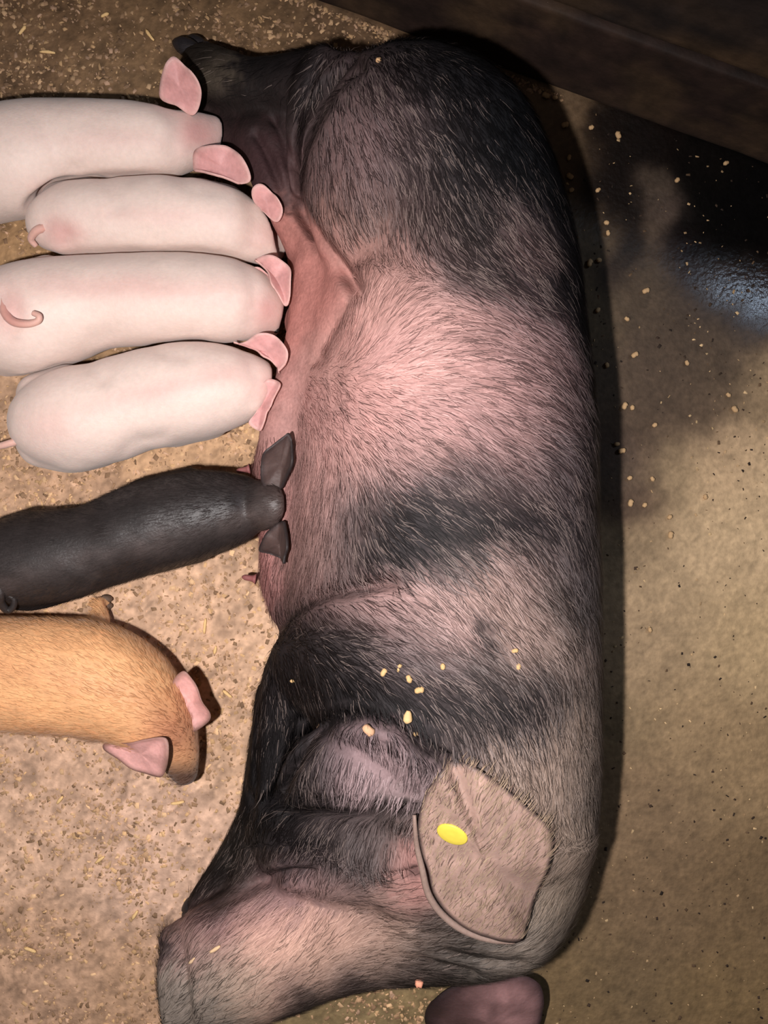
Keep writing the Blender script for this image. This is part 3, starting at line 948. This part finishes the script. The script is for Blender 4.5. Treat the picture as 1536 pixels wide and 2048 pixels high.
# trotters
def hoof(px_, py_, z, ang, L, r, parent, c=(40, 36, 38)):
    v, f = [], []
    d = np.array([math.cos(ang), math.sin(ang), 0])
    P = [np.array(W(px_, py_, z)) + d * L * t + np.array([0, 0, -0.3 * L * t * t]) for t in np.linspace(0, 1, 8)]
    R = r * np.array([.85, 1.0, 1.05, 1.0, .92, .75, .5, .15])
    v, f = tube_mesh(P, R, 12, squash=0.85)
    v[:, 2] = np.maximum(v[:, 2], 0.001)
    return obj('hoof', v, f, M_hoof, parent, lin(c))
hoof(392, 106, .05, math.radians(146), .058, .017, sow)
hoof(404, 98, .028, math.radians(140), .044, .016, sow)
hoof(418, 100, .07, math.radians(128), .020, .010, sow)
hoof(408, 1797, .035, math.radians(215), .055, .018, sow)
hoof(398, 1808, .028, math.radians(228), .050, .017, sow)
hoof(400, 228, .03, math.radians(150), .05, .017, sow)

# ================================================================== PIGLETS
def piglet(label, spine, zc, ears, tail, colfn, mat, legs, cin, crim, name='piglet', squash=1.0, head_z=None, earmat=None, hair=None, eyes=None, lobes=(), cup=-0.006, folds=()):
    hz = head_z or {}
    rows = T([(a, b_, zc if i < len(spine) - 3 else zc - 0.012 * (i - len(spine) + 4) + hz.get(i, 0), r) for i, (a, b_, r) in enumerate(spine)])
    lo = rows[:, :3].min(0) - rows[:, 3].max() - 0.08
    hi = rows[:, :3].max(0) + rows[:, 3].max() + 0.06
    lo[2] = -0.012
    Fd = Field(lo, hi, 0.0045)
    Fd.tube(rows, 0.01, squash, 5)
    # muzzle disc
    a, b_ = rows[-2], rows[-1]
    d = (b_[:3] - a[:3]) / np.linalg.norm(b_[:3] - a[:3])
    Fd.tube(np.array([[*(b_[:3]), b_[3] * 1.0], [*(b_[:3] + d * 0.012), b_[3] * 0.9]]), 0.008, 0.95)
    for lb in lobes:
        Fd.tube(T(lb), 0.008, 1.0)
    hoofs = []
    for (lx, ly, fx, fy, r0) in legs:
        p0 = np.array(W(lx, ly, zc))
        p1 = np.array(W(fx, fy, 0.012))
        mid = (p0 + p1) / 2 + np.array([0.008, 0, -0.012])
        Fd.tube(np.array([[*p0, r0], [*mid, r0 * .55], [p1[0], p1[1], 0.035, .0135], [p1[0] + .004, p1[1], 0.016, .0135]]), 0.016, 1.0, 4)
        hoofs.append(p1)
    for kk, S in enumerate(SOLID):
        Fd.carve(S, 0.011 if kk == 0 else 0.006, 0.008)
    V, Q = Fd.mesh()
    V = relax(V, Q, 4, 0.5)
    N = vnormals(V, Q)
    V += N * (0.0014 * fbm(V * 28, 101, 2) + 0.0035 * fbm(V * 11, 104, 2))[:, None]
    if folds:
        V = press(V, Q, [(a, w * 1.25, d * .5) for a, w, d in folds])
    V = push_out(V, SOLID[:1], 0.009)
    V = push_out(V, SOLID[1:], 0.005)
    V[:, 2] = np.maximum(V[:, 2], 0.001)
    c0 = rows[len(rows) // 2]
    root = thing(name, label, 'piglet', (c0[0], c0[1], 0))
    cc = colfn(V, to_px(V))
    obj('body', V, Q, mat, root, cc)
    for k, eo in enumerate(ears):
        ear('ear', eo, root, cin, crim, earmat or M_ear, 0.004, cup, 8, 0.003, 31 + k, 0.26, wave=0.005, push=list(SOLID))
    if tail:
        tp_ = catmull(np.array(tail, float), 6)
        P = np.array([W(*t) for t in tp_])
        R = np.linspace(0.0085, 0.0045, len(P))
        v, f = tube_mesh(P, R, 8)
        obj('tail', v, f, mat, root, colfn(v, to_px(v)) * (np.array([0.86, 0.66, 0.62]) if mat is M_pig else 0.85))
    for p1 in hoofs:
        for sgn in (-1, 1):
            P = [np.array([p1[0] + 0.002 + 0.016 * t, p1[1] + sgn * 0.0065, 0.019 - 0.010 * t]) for t in np.linspace(0, 1, 5)]
            v, f = tube_mesh(P, [.0085, .009, .0085, .007, .003], 8)
            v[:, 2] = np.maximum(v[:, 2], 0.001)
            obj('hoof', v, f, M_hoof, root, lin((96, 78, 66)))
    if eyes:
        for (a, b_, z) in eyes:
            v, f = ellip(W(a, b_, z), (.006, .006, .005), 10, 6)
            obj('eye', v, f, M_hoof, root, lin((26, 20, 18)))
    SOLID.append(Fd)
    if hair:
        hairs('bristles', V, Q, N, hair[0], M_hair, root, lambda P, r: colfn(P, to_px(P)) * (0.75 + 0.5 * r.random(len(P)))[:, None], hair[1], hair[2], hair[3], 0.2, 55)
    return root

PW = 0.74
def white_coat(seed, pinks):
    def fn(P, p):
        c = lin((240, 216, 204)) * PW
        base = np.tile(c, (len(P), 1))
        pk = lin((222, 170, 162)) * PW
        w = np.zeros(len(P))
        q = p + 10 * np.stack([fbm(P * 30, seed), fbm(P * 30, seed + 3)], 1)
        for (a, b_, rx, ry, ang, s) in pinks:
            ca, sa = math.cos(ang), math.sin(ang)
            dx, dy = q[:, 0] - a, q[:, 1] - b_
            u, v = dx * ca + dy * sa, -dx * sa + dy * ca
            w = np.maximum(w, s * np.exp(-(u / rx) ** 2 - (v / ry) ** 2))
        w = np.clip(w + 0.10 * fbm(P * 22, seed + 7), 0, 1)[:, None]
        return base * (1 - w) + pk * w
    return fn
pink_in, pink_rim = lin((226, 166, 162)) * 0.72, lin((234, 184, 176)) * 0.72

piglet('plump white piglet with a straight pink tail, beside the black piglet',
       [(78, 852, 46), (88, 848, 64), (112, 842, 86), (160, 836, 101), (215, 824, 101), (270, 806, 98), (335, 792, 100), (400, 781, 95), (455, 775, 80), (500, 770, 58), (528, 766, 38), (542, 763, 25)], 0.132,
       [[(500, 735, .14), (520, 720, .15), (540, 735, .15), (545, 760, .14), (515, 755, .135)],
        [(520, 795, .16), (528, 765, .17), (545, 758, .175), (566, 770, .175), (556, 792, .17), (540, 820, .165), (535, 845, .16), (527, 862, .155), (510, 858, .155), (498, 845, .155), (512, 825, .155)]],
       [(64, 868, .15), (40, 880, .16), (15, 888, .165), (-15, 896, .16), (-40, 905, .15)],
       white_coat(4, [(90, 850, 60, 50, 0, .35), (330, 780, 200, 22, -.25, .5), (460, 750, 60, 26, 0, .4), (530, 770, 26, 40, 0, .7)]), M_pig,
       [(140, 790, 140, 778, .042), (150, 890, 150, 905, .042), (400, 745, 415, 745, .034), (400, 820, 415, 830, .034)], pink_in, pink_rim,
       eyes=[(530, 790, .12)], head_z={9: .015, 10: .02, 11: .02},
       lobes=[[(85, 885, .10, 50), (140, 890, .105, 54), (195, 885, .10, 50)], [(85, 792, .10, 48), (135, 780, .105, 50)], [(350, 850, .10, 44), (420, 836, .10, 42)], [(330, 730, .10, 40), (400, 722, .10, 40)]],
       folds=[([(240, 935), (248, 905), (275, 885), (320, 878)], 12, .009), ([(170, 715), (185, 735), (205, 760)], 12, .006), ([(375, 900), (400, 880), (430, 870)], 12, .005), ([(300, 690), (330, 706), (370, 712)], 12, .005), ([(490, 700), (505, 735), (512, 770), (505, 800)], 12, .005)])
piglet('white piglet third from the top, with a curled pink tail on its rump',
       [(-18, 655, 60), (10, 650, 92), (60, 638, 110), (120, 620, 103), (200, 603, 92), (300, 599, 90), (400, 598, 89), (465, 602, 80), (515, 614, 60), (548, 632, 40), (566, 642, 26)], 0.130,
       [[(500, 545, .14), (520, 535, .15), (545, 560, .15), (548, 590, .14), (520, 580, .135)],
        [(465, 690, .17), (490, 682, .18), (518, 668, .185), (545, 668, .19), (565, 685, .19), (577, 708, .185), (570, 735, .17), (552, 750, .16), (535, 725, .165), (505, 705, .165)]],
       [(8, 600, .215), (10, 625, .222), (26, 643, .226), (52, 648, .228), (74, 643, .228), (78, 632, .230), (66, 626, .230)],
       white_coat(3, [(20, 620, 34, 60, 0, .7), (240, 575, 260, 26, .02, .5), (535, 625, 40, 45, .5, .9), (420, 600, 120, 18, .1, .3)]), M_pig,
       [(60, 590, 62, 580, .042), (60, 690, 62, 700, .042), (400, 570, 415, 575, .032), (400, 640, 415, 640, .032)], pink_in, pink_rim,
       eyes=[(552, 660, .12)],
       lobes=[[(10, 705, .10, 48), (80, 695, .105, 50), (130, 678, .10, 44)], [(20, 580, .11, 48), (100, 560, .11, 48)], [(360, 650, .10, 40), (430, 642, .10, 40)]],
       folds=[([(180, 720), (185, 690), (215, 668)], 16, .006), ([(300, 700), (330, 676), (380, 670)], 14, .005), ([(490, 525), (505, 560), (508, 600), (498, 650)], 13, .006), ([(10, 590), (30, 612), (34, 640), (20, 670)], 12, .004)])
piglet('white piglet second from the top, squeezed in below the one at the hind leg',
       [(92, 452, 36), (115, 446, 58), (160, 440, 72), (250, 437, 78), (350, 437, 79), (430, 444, 73), (490, 460, 60), (535, 482, 45), (560, 496, 30)], 0.122,
       [[(505, 398, .15), (506, 378, .16), (525, 369, .165), (548, 388, .165), (565, 415, .16), (560, 440, .15), (545, 440, .145), (522, 420, .145)],
        [(508, 522, .165), (530, 512, .175), (555, 514, .18), (580, 535, .18), (582, 570, .175), (576, 608, .165), (558, 604, .16), (535, 575, .16), (518, 548, .16)]],
       [(90, 455, .16), (72, 462, .16), (62, 478, .15), (72, 492, .14)],
       white_coat(2, [(125, 465, 42, 34, .3, .9), (530, 470, 45, 35, .6, .6), (300, 432, 190, 20, 0, .3)]), M_pig,
       [(140, 410, 145, 405, .036), (140, 475, 145, 478, .036), (430, 415, 445, 420, .03), (430, 475, 445, 478, .03)], pink_in, pink_rim,
       eyes=None,
       lobes=[[(120, 402, .10, 36), (190, 395, .10, 38)], [(400, 390, .10, 32), (460, 405, .10, 32)]],
       folds=[([(205, 355), (225, 385), (235, 410)], 16, .005), ([(500, 400), (508, 440), (500, 490)], 14, .006), ([(360, 350), (380, 375), (420, 380)], 14, .004), ([(100, 445), (125, 455), (130, 480)], 14, .004)])
piglet('white piglet nearest the hind leg, sow\'s hoof beside its upright pink ear',
       [(-190, 345, 50), (-150, 340, 85), (-80, 335, 104), (0, 328, 106), (60, 316, 102), (115, 292, 85), (200, 286, 80), (290, 286, 73), (350, 285, 60), (395, 275, 46), (425, 267, 32)], 0.125,
       [[(320, 195, .15), (318, 170, .165), (330, 135, .19), (348, 112, .20), (375, 135, .20), (398, 165, .19), (402, 195, .17), (385, 228, .15), (350, 212, .145)],
        [(385, 310, .15), (395, 295, .165), (425, 293, .17), (455, 290, .175), (482, 312, .175), (500, 345, .17), (498, 365, .165), (460, 366, .16), (410, 360, .15), (388, 345, .145)]],
       [(-195, 345, .15), (-225, 350, .15), (-240, 335, .15)],
       white_coat(1, [(400, 265, 50, 45, 0, 1.1), (250, 280, 160, 22, 0, .25), (90, 380, 40, 20, .5, .3)]), M_pig,
       [(-90, 290, -80, 280, .04), (-90, 380, -80, 390, .04), (270, 250, 285, 262, .032), (270, 320, 285, 315, .032)], pink_in, pink_rim,
       lobes=[[(-40, 395, .10, 50), (20, 385, .105, 50), (70, 370, .10, 44)], [(-40, 275, .10, 50), (40, 262, .10, 48)], [(270, 320, .10, 40), (330, 312, .10, 34)], [(260, 248, .11, 36), (330, 255, .11, 30)]],
       folds=[([(85, 430), (95, 395), (120, 370), (150, 340)], 14, .008), ([(345, 365), (352, 335), (345, 300)], 14, .005), ([(330, 215), (350, 245), (352, 270)], 14, .005), ([(180, 240), (240, 262), (300, 265)], 20, .003)])

def black_coat(P, p):
    c = lin((44, 38, 37))
    t = np.abs((p[:, 1] - (1165 + (p[:, 0]) * (1010 - 1165) / 590)))
    w = np.exp(-(t / 26) ** 2) * np.clip(0.6 + 0.6 * fbm(P * 25, 120), 0, 1)
    out = c[None] * 0.8 + (lin((96, 82, 78)) - c)[None] * 0.35 * w[:, None]
    hd = np.clip((p[:, 0] - 500) / 80, 0, 1)[:, None] * 0.6
    out = out * (1 - hd) + lin((82, 66, 62))[None] * hd
    return out * (1 + 0.4 * fbm(P * 60, 121, 2))[:, None]
piglet('sleek black piglet with its head against the sow\'s udder',
       [(-32, 1138, 50), (-5, 1130, 76), (60, 1118, 92), (125, 1110, 93), (200, 1090, 88), (290, 1055, 92), (380, 1032, 90), (450, 1020, 76), (505, 1014, 58), (545, 1010, 50), (572, 1010, 40), (588, 1010, 27)], 0.140,
       [[(528, 975, 0.192), (520, 945, 0.212), (525, 910, 0.222), (545, 890, 0.227), (566, 872, 0.237), (578, 866, 0.237), (588, 895, 0.227), (594, 930, 0.222), (588, 955, 0.207), (568, 975, 0.192), (548, 985, 0.187)],
        [(535, 1062, 0.187), (560, 1044, 0.192), (578, 1045, 0.202), (590, 1070, 0.212), (596, 1095, 0.212), (588, 1112, 0.212), (578, 1128, 0.217), (562, 1118, 0.212), (540, 1108, 0.212), (518, 1102, 0.207), (522, 1082, 0.197)]],
       [(-10, 1160, .20), (0, 1185, .20), (2, 1205, .19), (14, 1220, .18), (26, 1214, .18), (28, 1198, .185), (16, 1190, .19)],
       black_coat, M_black,
       [(60, 1070, 65, 1060, .04), (60, 1160, 70, 1172, .04), (390, 995, 405, 990, .034), (390, 1070, 405, 1078, .034)],
       lin((84, 66, 62)) * .8, lin((46, 38, 38)) * .8, eyes=[(570, 978, .155), (574, 1042, .155)], head_z={7: .006, 8: .02, 9: .04, 10: .052, 11: .06},
       lobes=[[(0, 1165, .11, 46), (60, 1172, .11, 50), (120, 1165, .10, 44)], [(10, 1075, .11, 42), (80, 1064, .11, 46), (130, 1062, .10, 40)], [(300, 1105, .11, 44), (390, 1085, .11, 40)], [(290, 1000, .11, 44), (380, 978, .11, 42)]],
       folds=[([(140, 1010), (165, 1030), (185, 1055)], 16, .007), ([(215, 1185), (230, 1165), (260, 1140)], 16, .007), ([(470, 940), (485, 975), (490, 1010)], 13, .004), ([(520, 1075), (515, 1050), (520, 1020)], 10, .004)], cup=-.008,
      
       hair=(9000, lambda P: np.tile(np.array([-1.0, -.25, 0]), (len(P), 1)), .014, .0010))
def ginger_coat(P, p):
    c = np.tile(lin((238, 180, 128)) * 0.76, (len(P), 1))
    w = np.clip(np.exp(-((p[:, 0] - 350) / 60) ** 2 - ((p[:, 1] - 1470) / 70) ** 2) + 0.25 * fbm(P * 25, 130), 0, 1)[:, None]
    c = c * (1 - w) + lin((204, 140, 104)) * 0.74 * w
    s = np.clip((p[:, 1] - 1515) / 35, 0, 1)[:, None] * np.clip((p[:, 0] - 300) / 30, 0, 1)[:, None]
    c = c * (1 - s) + lin((120, 88, 72)) * .7 * s
    w2 = np.exp(-((p[:, 1] - (1330 + .25 * p[:, 0])) / 30) ** 2)[:, None] * 0.35
    c = c * (1 - w2) + lin((206, 140, 96)) * 0.74 * w2
    return c * (1 + 0.18 * fbm(P * 40, 131, 2))[:, None]
piglet('ginger piglet with pink ears turning away from the udder',
       [(-160, 1330, 60), (-120, 1335, 96), (-40, 1345, 110), (40, 1347, 114), (120, 1350, 116), (195, 1360, 112), (255, 1388, 98), (300, 1425, 78), (335, 1465, 58), (356, 1505, 42), (366, 1535, 27)], 0.135,
       [[(345, 1368, .15), (366, 1342, .165), (385, 1362, .165), (402, 1395, .16), (420, 1432, .15), (408, 1452, .135), (378, 1462, .135), (352, 1420, .15)],
        [(330, 1478, .217), (338, 1510, .212), (332, 1540, .185), (318, 1556, .18), (280, 1545, .175), (240, 1522, .175), (206, 1502, .175), (208, 1488, .18), (245, 1486, .195), (290, 1480, .217)]],
       [(-160, 1330, .18), (-190, 1320, .18), (-205, 1340, .17)],
       ginger_coat, M_ginger,
       [(-60, 1290, -60, 1280, .042), (-60, 1400, -60, 1410, .042), (165, 1290, 205, 1205, .036), (190, 1440, 205, 1450, .036)],
       lin((236, 176, 168)) * .74, lin((150, 112, 100)) * .74, eyes=[(376, 1490, .115), (328, 1525, .115)],
       hair=(9000, lambda P: np.tile(np.array([-1.0, .4, 0]), (len(P), 1)), .016, .0011))

# ================================================================== CRUMBS
# bedding dust and shavings: uncountable
def flakes(n, seed, region, size, cols, name, label):
    r = np.random.default_rng(seed)
    P = region(r, n)
    keep = np.ones(len(P), bool)
    for S in SOLID:
        keep &= S.sample(P + np.array([0, 0, .012])) > 0.006
        keep &= S.sample(P + np.array([0, 0, .03])) > 0.004
    dw = (P[:, :2] - wa_) @ wnor
    keep &= dw < -0.007
    P = P[keep]
    n = len(P)
    V, Fq, cc = [], [], []
    L = size[0] + (size[1] - size[0]) * r.random(n) ** 2.2
    asp = 0.35 + 0.55 * r.random(n)
    ang = r.random(n) * math.pi
    t = L * (0.18 + .2 * r.random(n))
    ca, sa = np.cos(ang), np.sin(ang)
    shape = np.array([(-.5, -.5, 0), (.5, -.4, 0), (.45, .5, 0), (-.55, .4, 0), (-.3, -.25, 1), (.32, -.2, 1), (.25, .28, 1), (-.3, .22, 1)])
    sv = shape[None] + 0.12 * r.normal(size=(n, 8, 3)) * np.array([1, 1, .4])
    x = sv[:, :, 0] * L[:, None]
    y = sv[:, :, 1] * (L * asp)[:, None]
    z = sv[:, :, 2] * t[:, None] - 0.0012
    VV = np.stack([P[:, None, 0] + x * ca[:, None] - y * sa[:, None], P[:, None, 1] + x * sa[:, None] + y * ca[:, None], z], 2).reshape(-1, 3)
    k = np.arange(n)[:, None] * 8
    quads = np.array([(4, 5, 6, 7), (0, 1, 5, 4), (1, 2, 6, 5), (2, 3, 7, 6), (3, 0, 4, 7)])
    FF = (k[:, None, :] + quads[None]).reshape(-1, 4)
    ci = r.integers(0, len(cols), n)
    c = np.array([lin(cc_) for cc_ in cols])[ci] * (0.7 + 0.6 * r.random(n))[:, None]
    pp = to_px(P)
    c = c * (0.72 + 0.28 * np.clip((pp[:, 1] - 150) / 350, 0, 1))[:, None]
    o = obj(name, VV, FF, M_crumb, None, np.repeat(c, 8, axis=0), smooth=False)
    o['kind'] = 'stuff'
    o['label'] = label
    o['category'] = 'bedding'
    return o
def skirt_px(r, n):
    a = r.uniform(560, 1130, n)
    d = np.abs(r.normal(0, 9, n)) + 3
    return np.stack([a - d * .34, (a - 630) * 0.364 + d * .94], 1)
def left_region(r, n):
    a = r.uniform(-120, 890, n * 2)
    b_ = r.uniform(-60, 2100, n * 2)
    p = np.stack([a, b_], 1)
    den = vnoise(np.stack([a / 70, b_ / 70, 0 * a], 1), 5) * .5 + .5
    ok = (r.random(n * 2) < den) & ((b_ < 1800) | (a < 900))
    wallok = b_ > (a - 630) * 0.364 + 8
    p = np.concatenate([skirt_px(r, 700), p[ok & wallok]])[:n]
    return np.array([W(x, y, 0) for x, y in p])
def right_region(r, n):
    a = r.uniform(900, 1600, n * 2)
    b_ = r.uniform(0, 2080, n * 2)
    den = (vnoise(np.stack([a / 80, b_ / 80, 0 * a], 1), 9) * .5 + .5)
    ok = (b_ > (a - 630) * 0.364 + 10) & (r.random(n * 2) < den)
    ok &= (b_ > 340) | (a > 1160)
    p = np.stack([a, b_], 1)[ok][:n]
    return np.array([W(x, y, 0) for x, y in p])
TAN = [(196, 158, 116), (180, 144, 110), (210, 172, 132), (168, 134, 104), (156, 124, 94), (140, 110, 84), (190, 154, 126)]
flakes(24000, 1, left_region, (.003, .011), TAN, 'wood_shavings', 'fine tan wood shavings and crumbs strewn over the dry floor by the piglets')
flakes(1500, 2, right_region, (.002, .007), [(170, 140, 104), (60, 46, 36), (90, 70, 52), (190, 160, 120), (44, 34, 28)], 'floor_crumbs', 'sparse crumbs and dark specks on the concrete behind the sow\'s back')

# countable pellets and straws
def pellet_mesh(seed, L, r0):
    r = np.random.default_rng(seed)
    ts = np.linspace(0, 1, 6)
    P = [np.array([(t - .5) * L, 0.04 * L * math.sin(3 * t + seed), 0]) for t in ts]
    R = r0 * np.array([.55, .95, 1.05, 1.0, .9, .5]) * r.uniform(.85, 1.15, 6)
    v, f = tube_mesh(P, R, 8)
    v += r.normal(0, r0 * .06, v.shape)
    return v, f
protos = {}
def pellet(px_, py_, on_sow, L, r0, c, label, group, ang=None, name='feed_pellet', seed=0):
    key = (round(L, 4), round(r0, 4), tuple(c), name, seed)
    if on_sow:
        h = hit(px_, py_)
        if h is None:
            return
        z = h.z + r0 * 0.85
    else:
        z = r0 * 0.7
    if key not in protos:
        v, f = pellet_mesh(seed, L, r0)
        o = obj(name, v, f, M_crumb, None, lin(c))
        protos[key] = o
    else:
        o = protos[key].copy()
        C.objects.link(o)
    o.location = W(px_, py_, z)
    o.rotation_euler = (0, 0, random.uniform(0, math.pi) if ang is None else ang)
    o['label'] = label
    o['category'] = 'feed'
    o['group'] = group
PALE = (196, 160, 112)
for i, (a, b_, s) in enumerate([(768, 1345, 1.0), (800, 1332, .6), (818, 1358, 1.0), (839, 1381, 1.15), (886, 1333, .8), (832, 1466, .9), (1030, 1302, .8), (1037, 1333, .8), (585, 1362, .7), (797, 1340, .5)]):
    pellet(a, b_, True, .011 * s, .0042 * s, PALE, 'small pale feed crumb stuck on the sow\'s dark shoulder', 'feed crumbs on the sow\'s shoulder', seed=i % 3)
pellet(816, 1434, True, .017, .0062, (206, 170, 122), 'largest pale feed pellet in the dark crease behind the neck roll', 'pellets on the neck roll', 1.4, seed=5)
pellet(736, 1461, True, .018, .0065, (200, 156, 122), 'pinkish beige pellet on top of the sow\'s neck roll', 'pellets on the neck roll', -.7, seed=6)
pellet(914, 1524, True, .010, .0045, (206, 176, 150), 'pale crumb at the upper corner of the tagged ear', 'pellets on the neck roll', .3, seed=7)
pellet(838, 1966, True, .013, .0065, (236, 160, 130), 'orange pink pellet in front of the sow\'s forehead', 'pellets by the head', 0, seed=8)
pellet(430, 1898, True, .020, .0030, (222, 186, 146), 'pale splinter of straw on the sow\'s snout', 'pellets by the head', .6, 'straw', 9)
pellet(384, 1921, True, .014, .0026, (206, 174, 138), 'short straw bit nearest the sow\'s nostril', 'pellets by the head', .7, 'straw', 10)
pellet(757, 120, True, .008, .0035, (190, 150, 110), 'crumb on the sow\'s black rump', 'pellets by the head', .3, seed=11)
RIGHT = [(1130, 250), (1183, 255), (1138, 315), (1140, 352), (1143, 380), (1196, 380), (1237, 270), (1213, 445), (1216, 466), (1180, 526), (1198, 520), (1110, 195), (1092, 190), (1355, 360), (1452, 326), (1292, 582),
         (1196, 620), (1254, 638), (1270, 710), (1214, 730), (1374, 726), (1250, 812), (1265, 815), (1234, 888), (1244, 902), (1260, 956), (1305, 958), (1262, 1006), (1290, 1010), (1411, 994), (1342, 1070), (1340, 1034), (1457, 790), (1470, 818), (1310, 850), (1300, 1260)]
for i, (a, b_) in enumerate(RIGHT):
    dz = 0.9 if i % 3 else 1.2
    if b_ < 290 and a < 1240:
        lb, gr = 'pale feed pellet on the floor between the sow\'s rump and the board wall', 'pellets between the rump and the boards'
    elif b_ < 600:
        lb, gr = ('pale feed pellet in the black wet stain under the board wall', 'pellets in the wet stain') if a > 1220 else ('pale feed pellet on the damp floor close behind the sow\'s hips', 'pellets behind the hips')
    elif a < 1270 and b_ > 850:
        lb, gr = 'pale feed pellet in the narrow damp stain beside the middle of the sow\'s back', 'pellets beside the middle of the back'
    elif a > 1290:
        lb, gr = 'pale crumb of feed out on the bare concrete right of the sow', 'pellets on the bare concrete'
    else:
        lb, gr = 'pale feed pellet on the brownish floor behind the sow\'s flank', 'pellets behind the flank'
    pellet(a, b_, False, .011 * dz, .0045 * dz, (186, 152, 112), lb, gr, seed=i % 3)
for i, (a, b_, L, an) in enumerate([(410, 1252, .030, 1.55), (455, 1388, .022, -.6), (355, 1605, .026, .15), (40, 788, .014, .3), (120, 1600, .018, .8), (95, 105, .030, -.1), (210, 30, .016, .5), (45, 60, .020, 1.0), (300, 70, .026, -.9), (430, 1300, .016, 1.3), (340, 1345, .016, .2), (200, 1720, .022, .6), (60, 1900, .024, -.3), (270, 1830, .02, 1.1)]):
    if (a, b_) == (410, 1252):
        lb, gr = 'longest yellow straw bit, standing out between the ginger piglet and the udder', 'straw bits by the ginger piglet'
    elif b_ < 200:
        lb, gr = 'yellow straw bit on the brown floor above the white piglets', 'straw bits above the white piglets'
    elif b_ > 1580:
        lb, gr = 'yellow straw bit on the tan floor between the ginger piglet and the sow\'s snout', 'straw bits left of the snout'
    elif a < 100:
        lb, gr = 'pale straw bit behind the rump of the plump white piglet', 'straw bits by the ginger piglet'
    else:
        lb, gr = 'small yellow straw bit on the floor right of the ginger piglet', 'straw bits by the ginger piglet'
    pellet(a, b_, False, L, .0032, (226, 188, 132), lb, gr, an, 'straw', 20 + i)
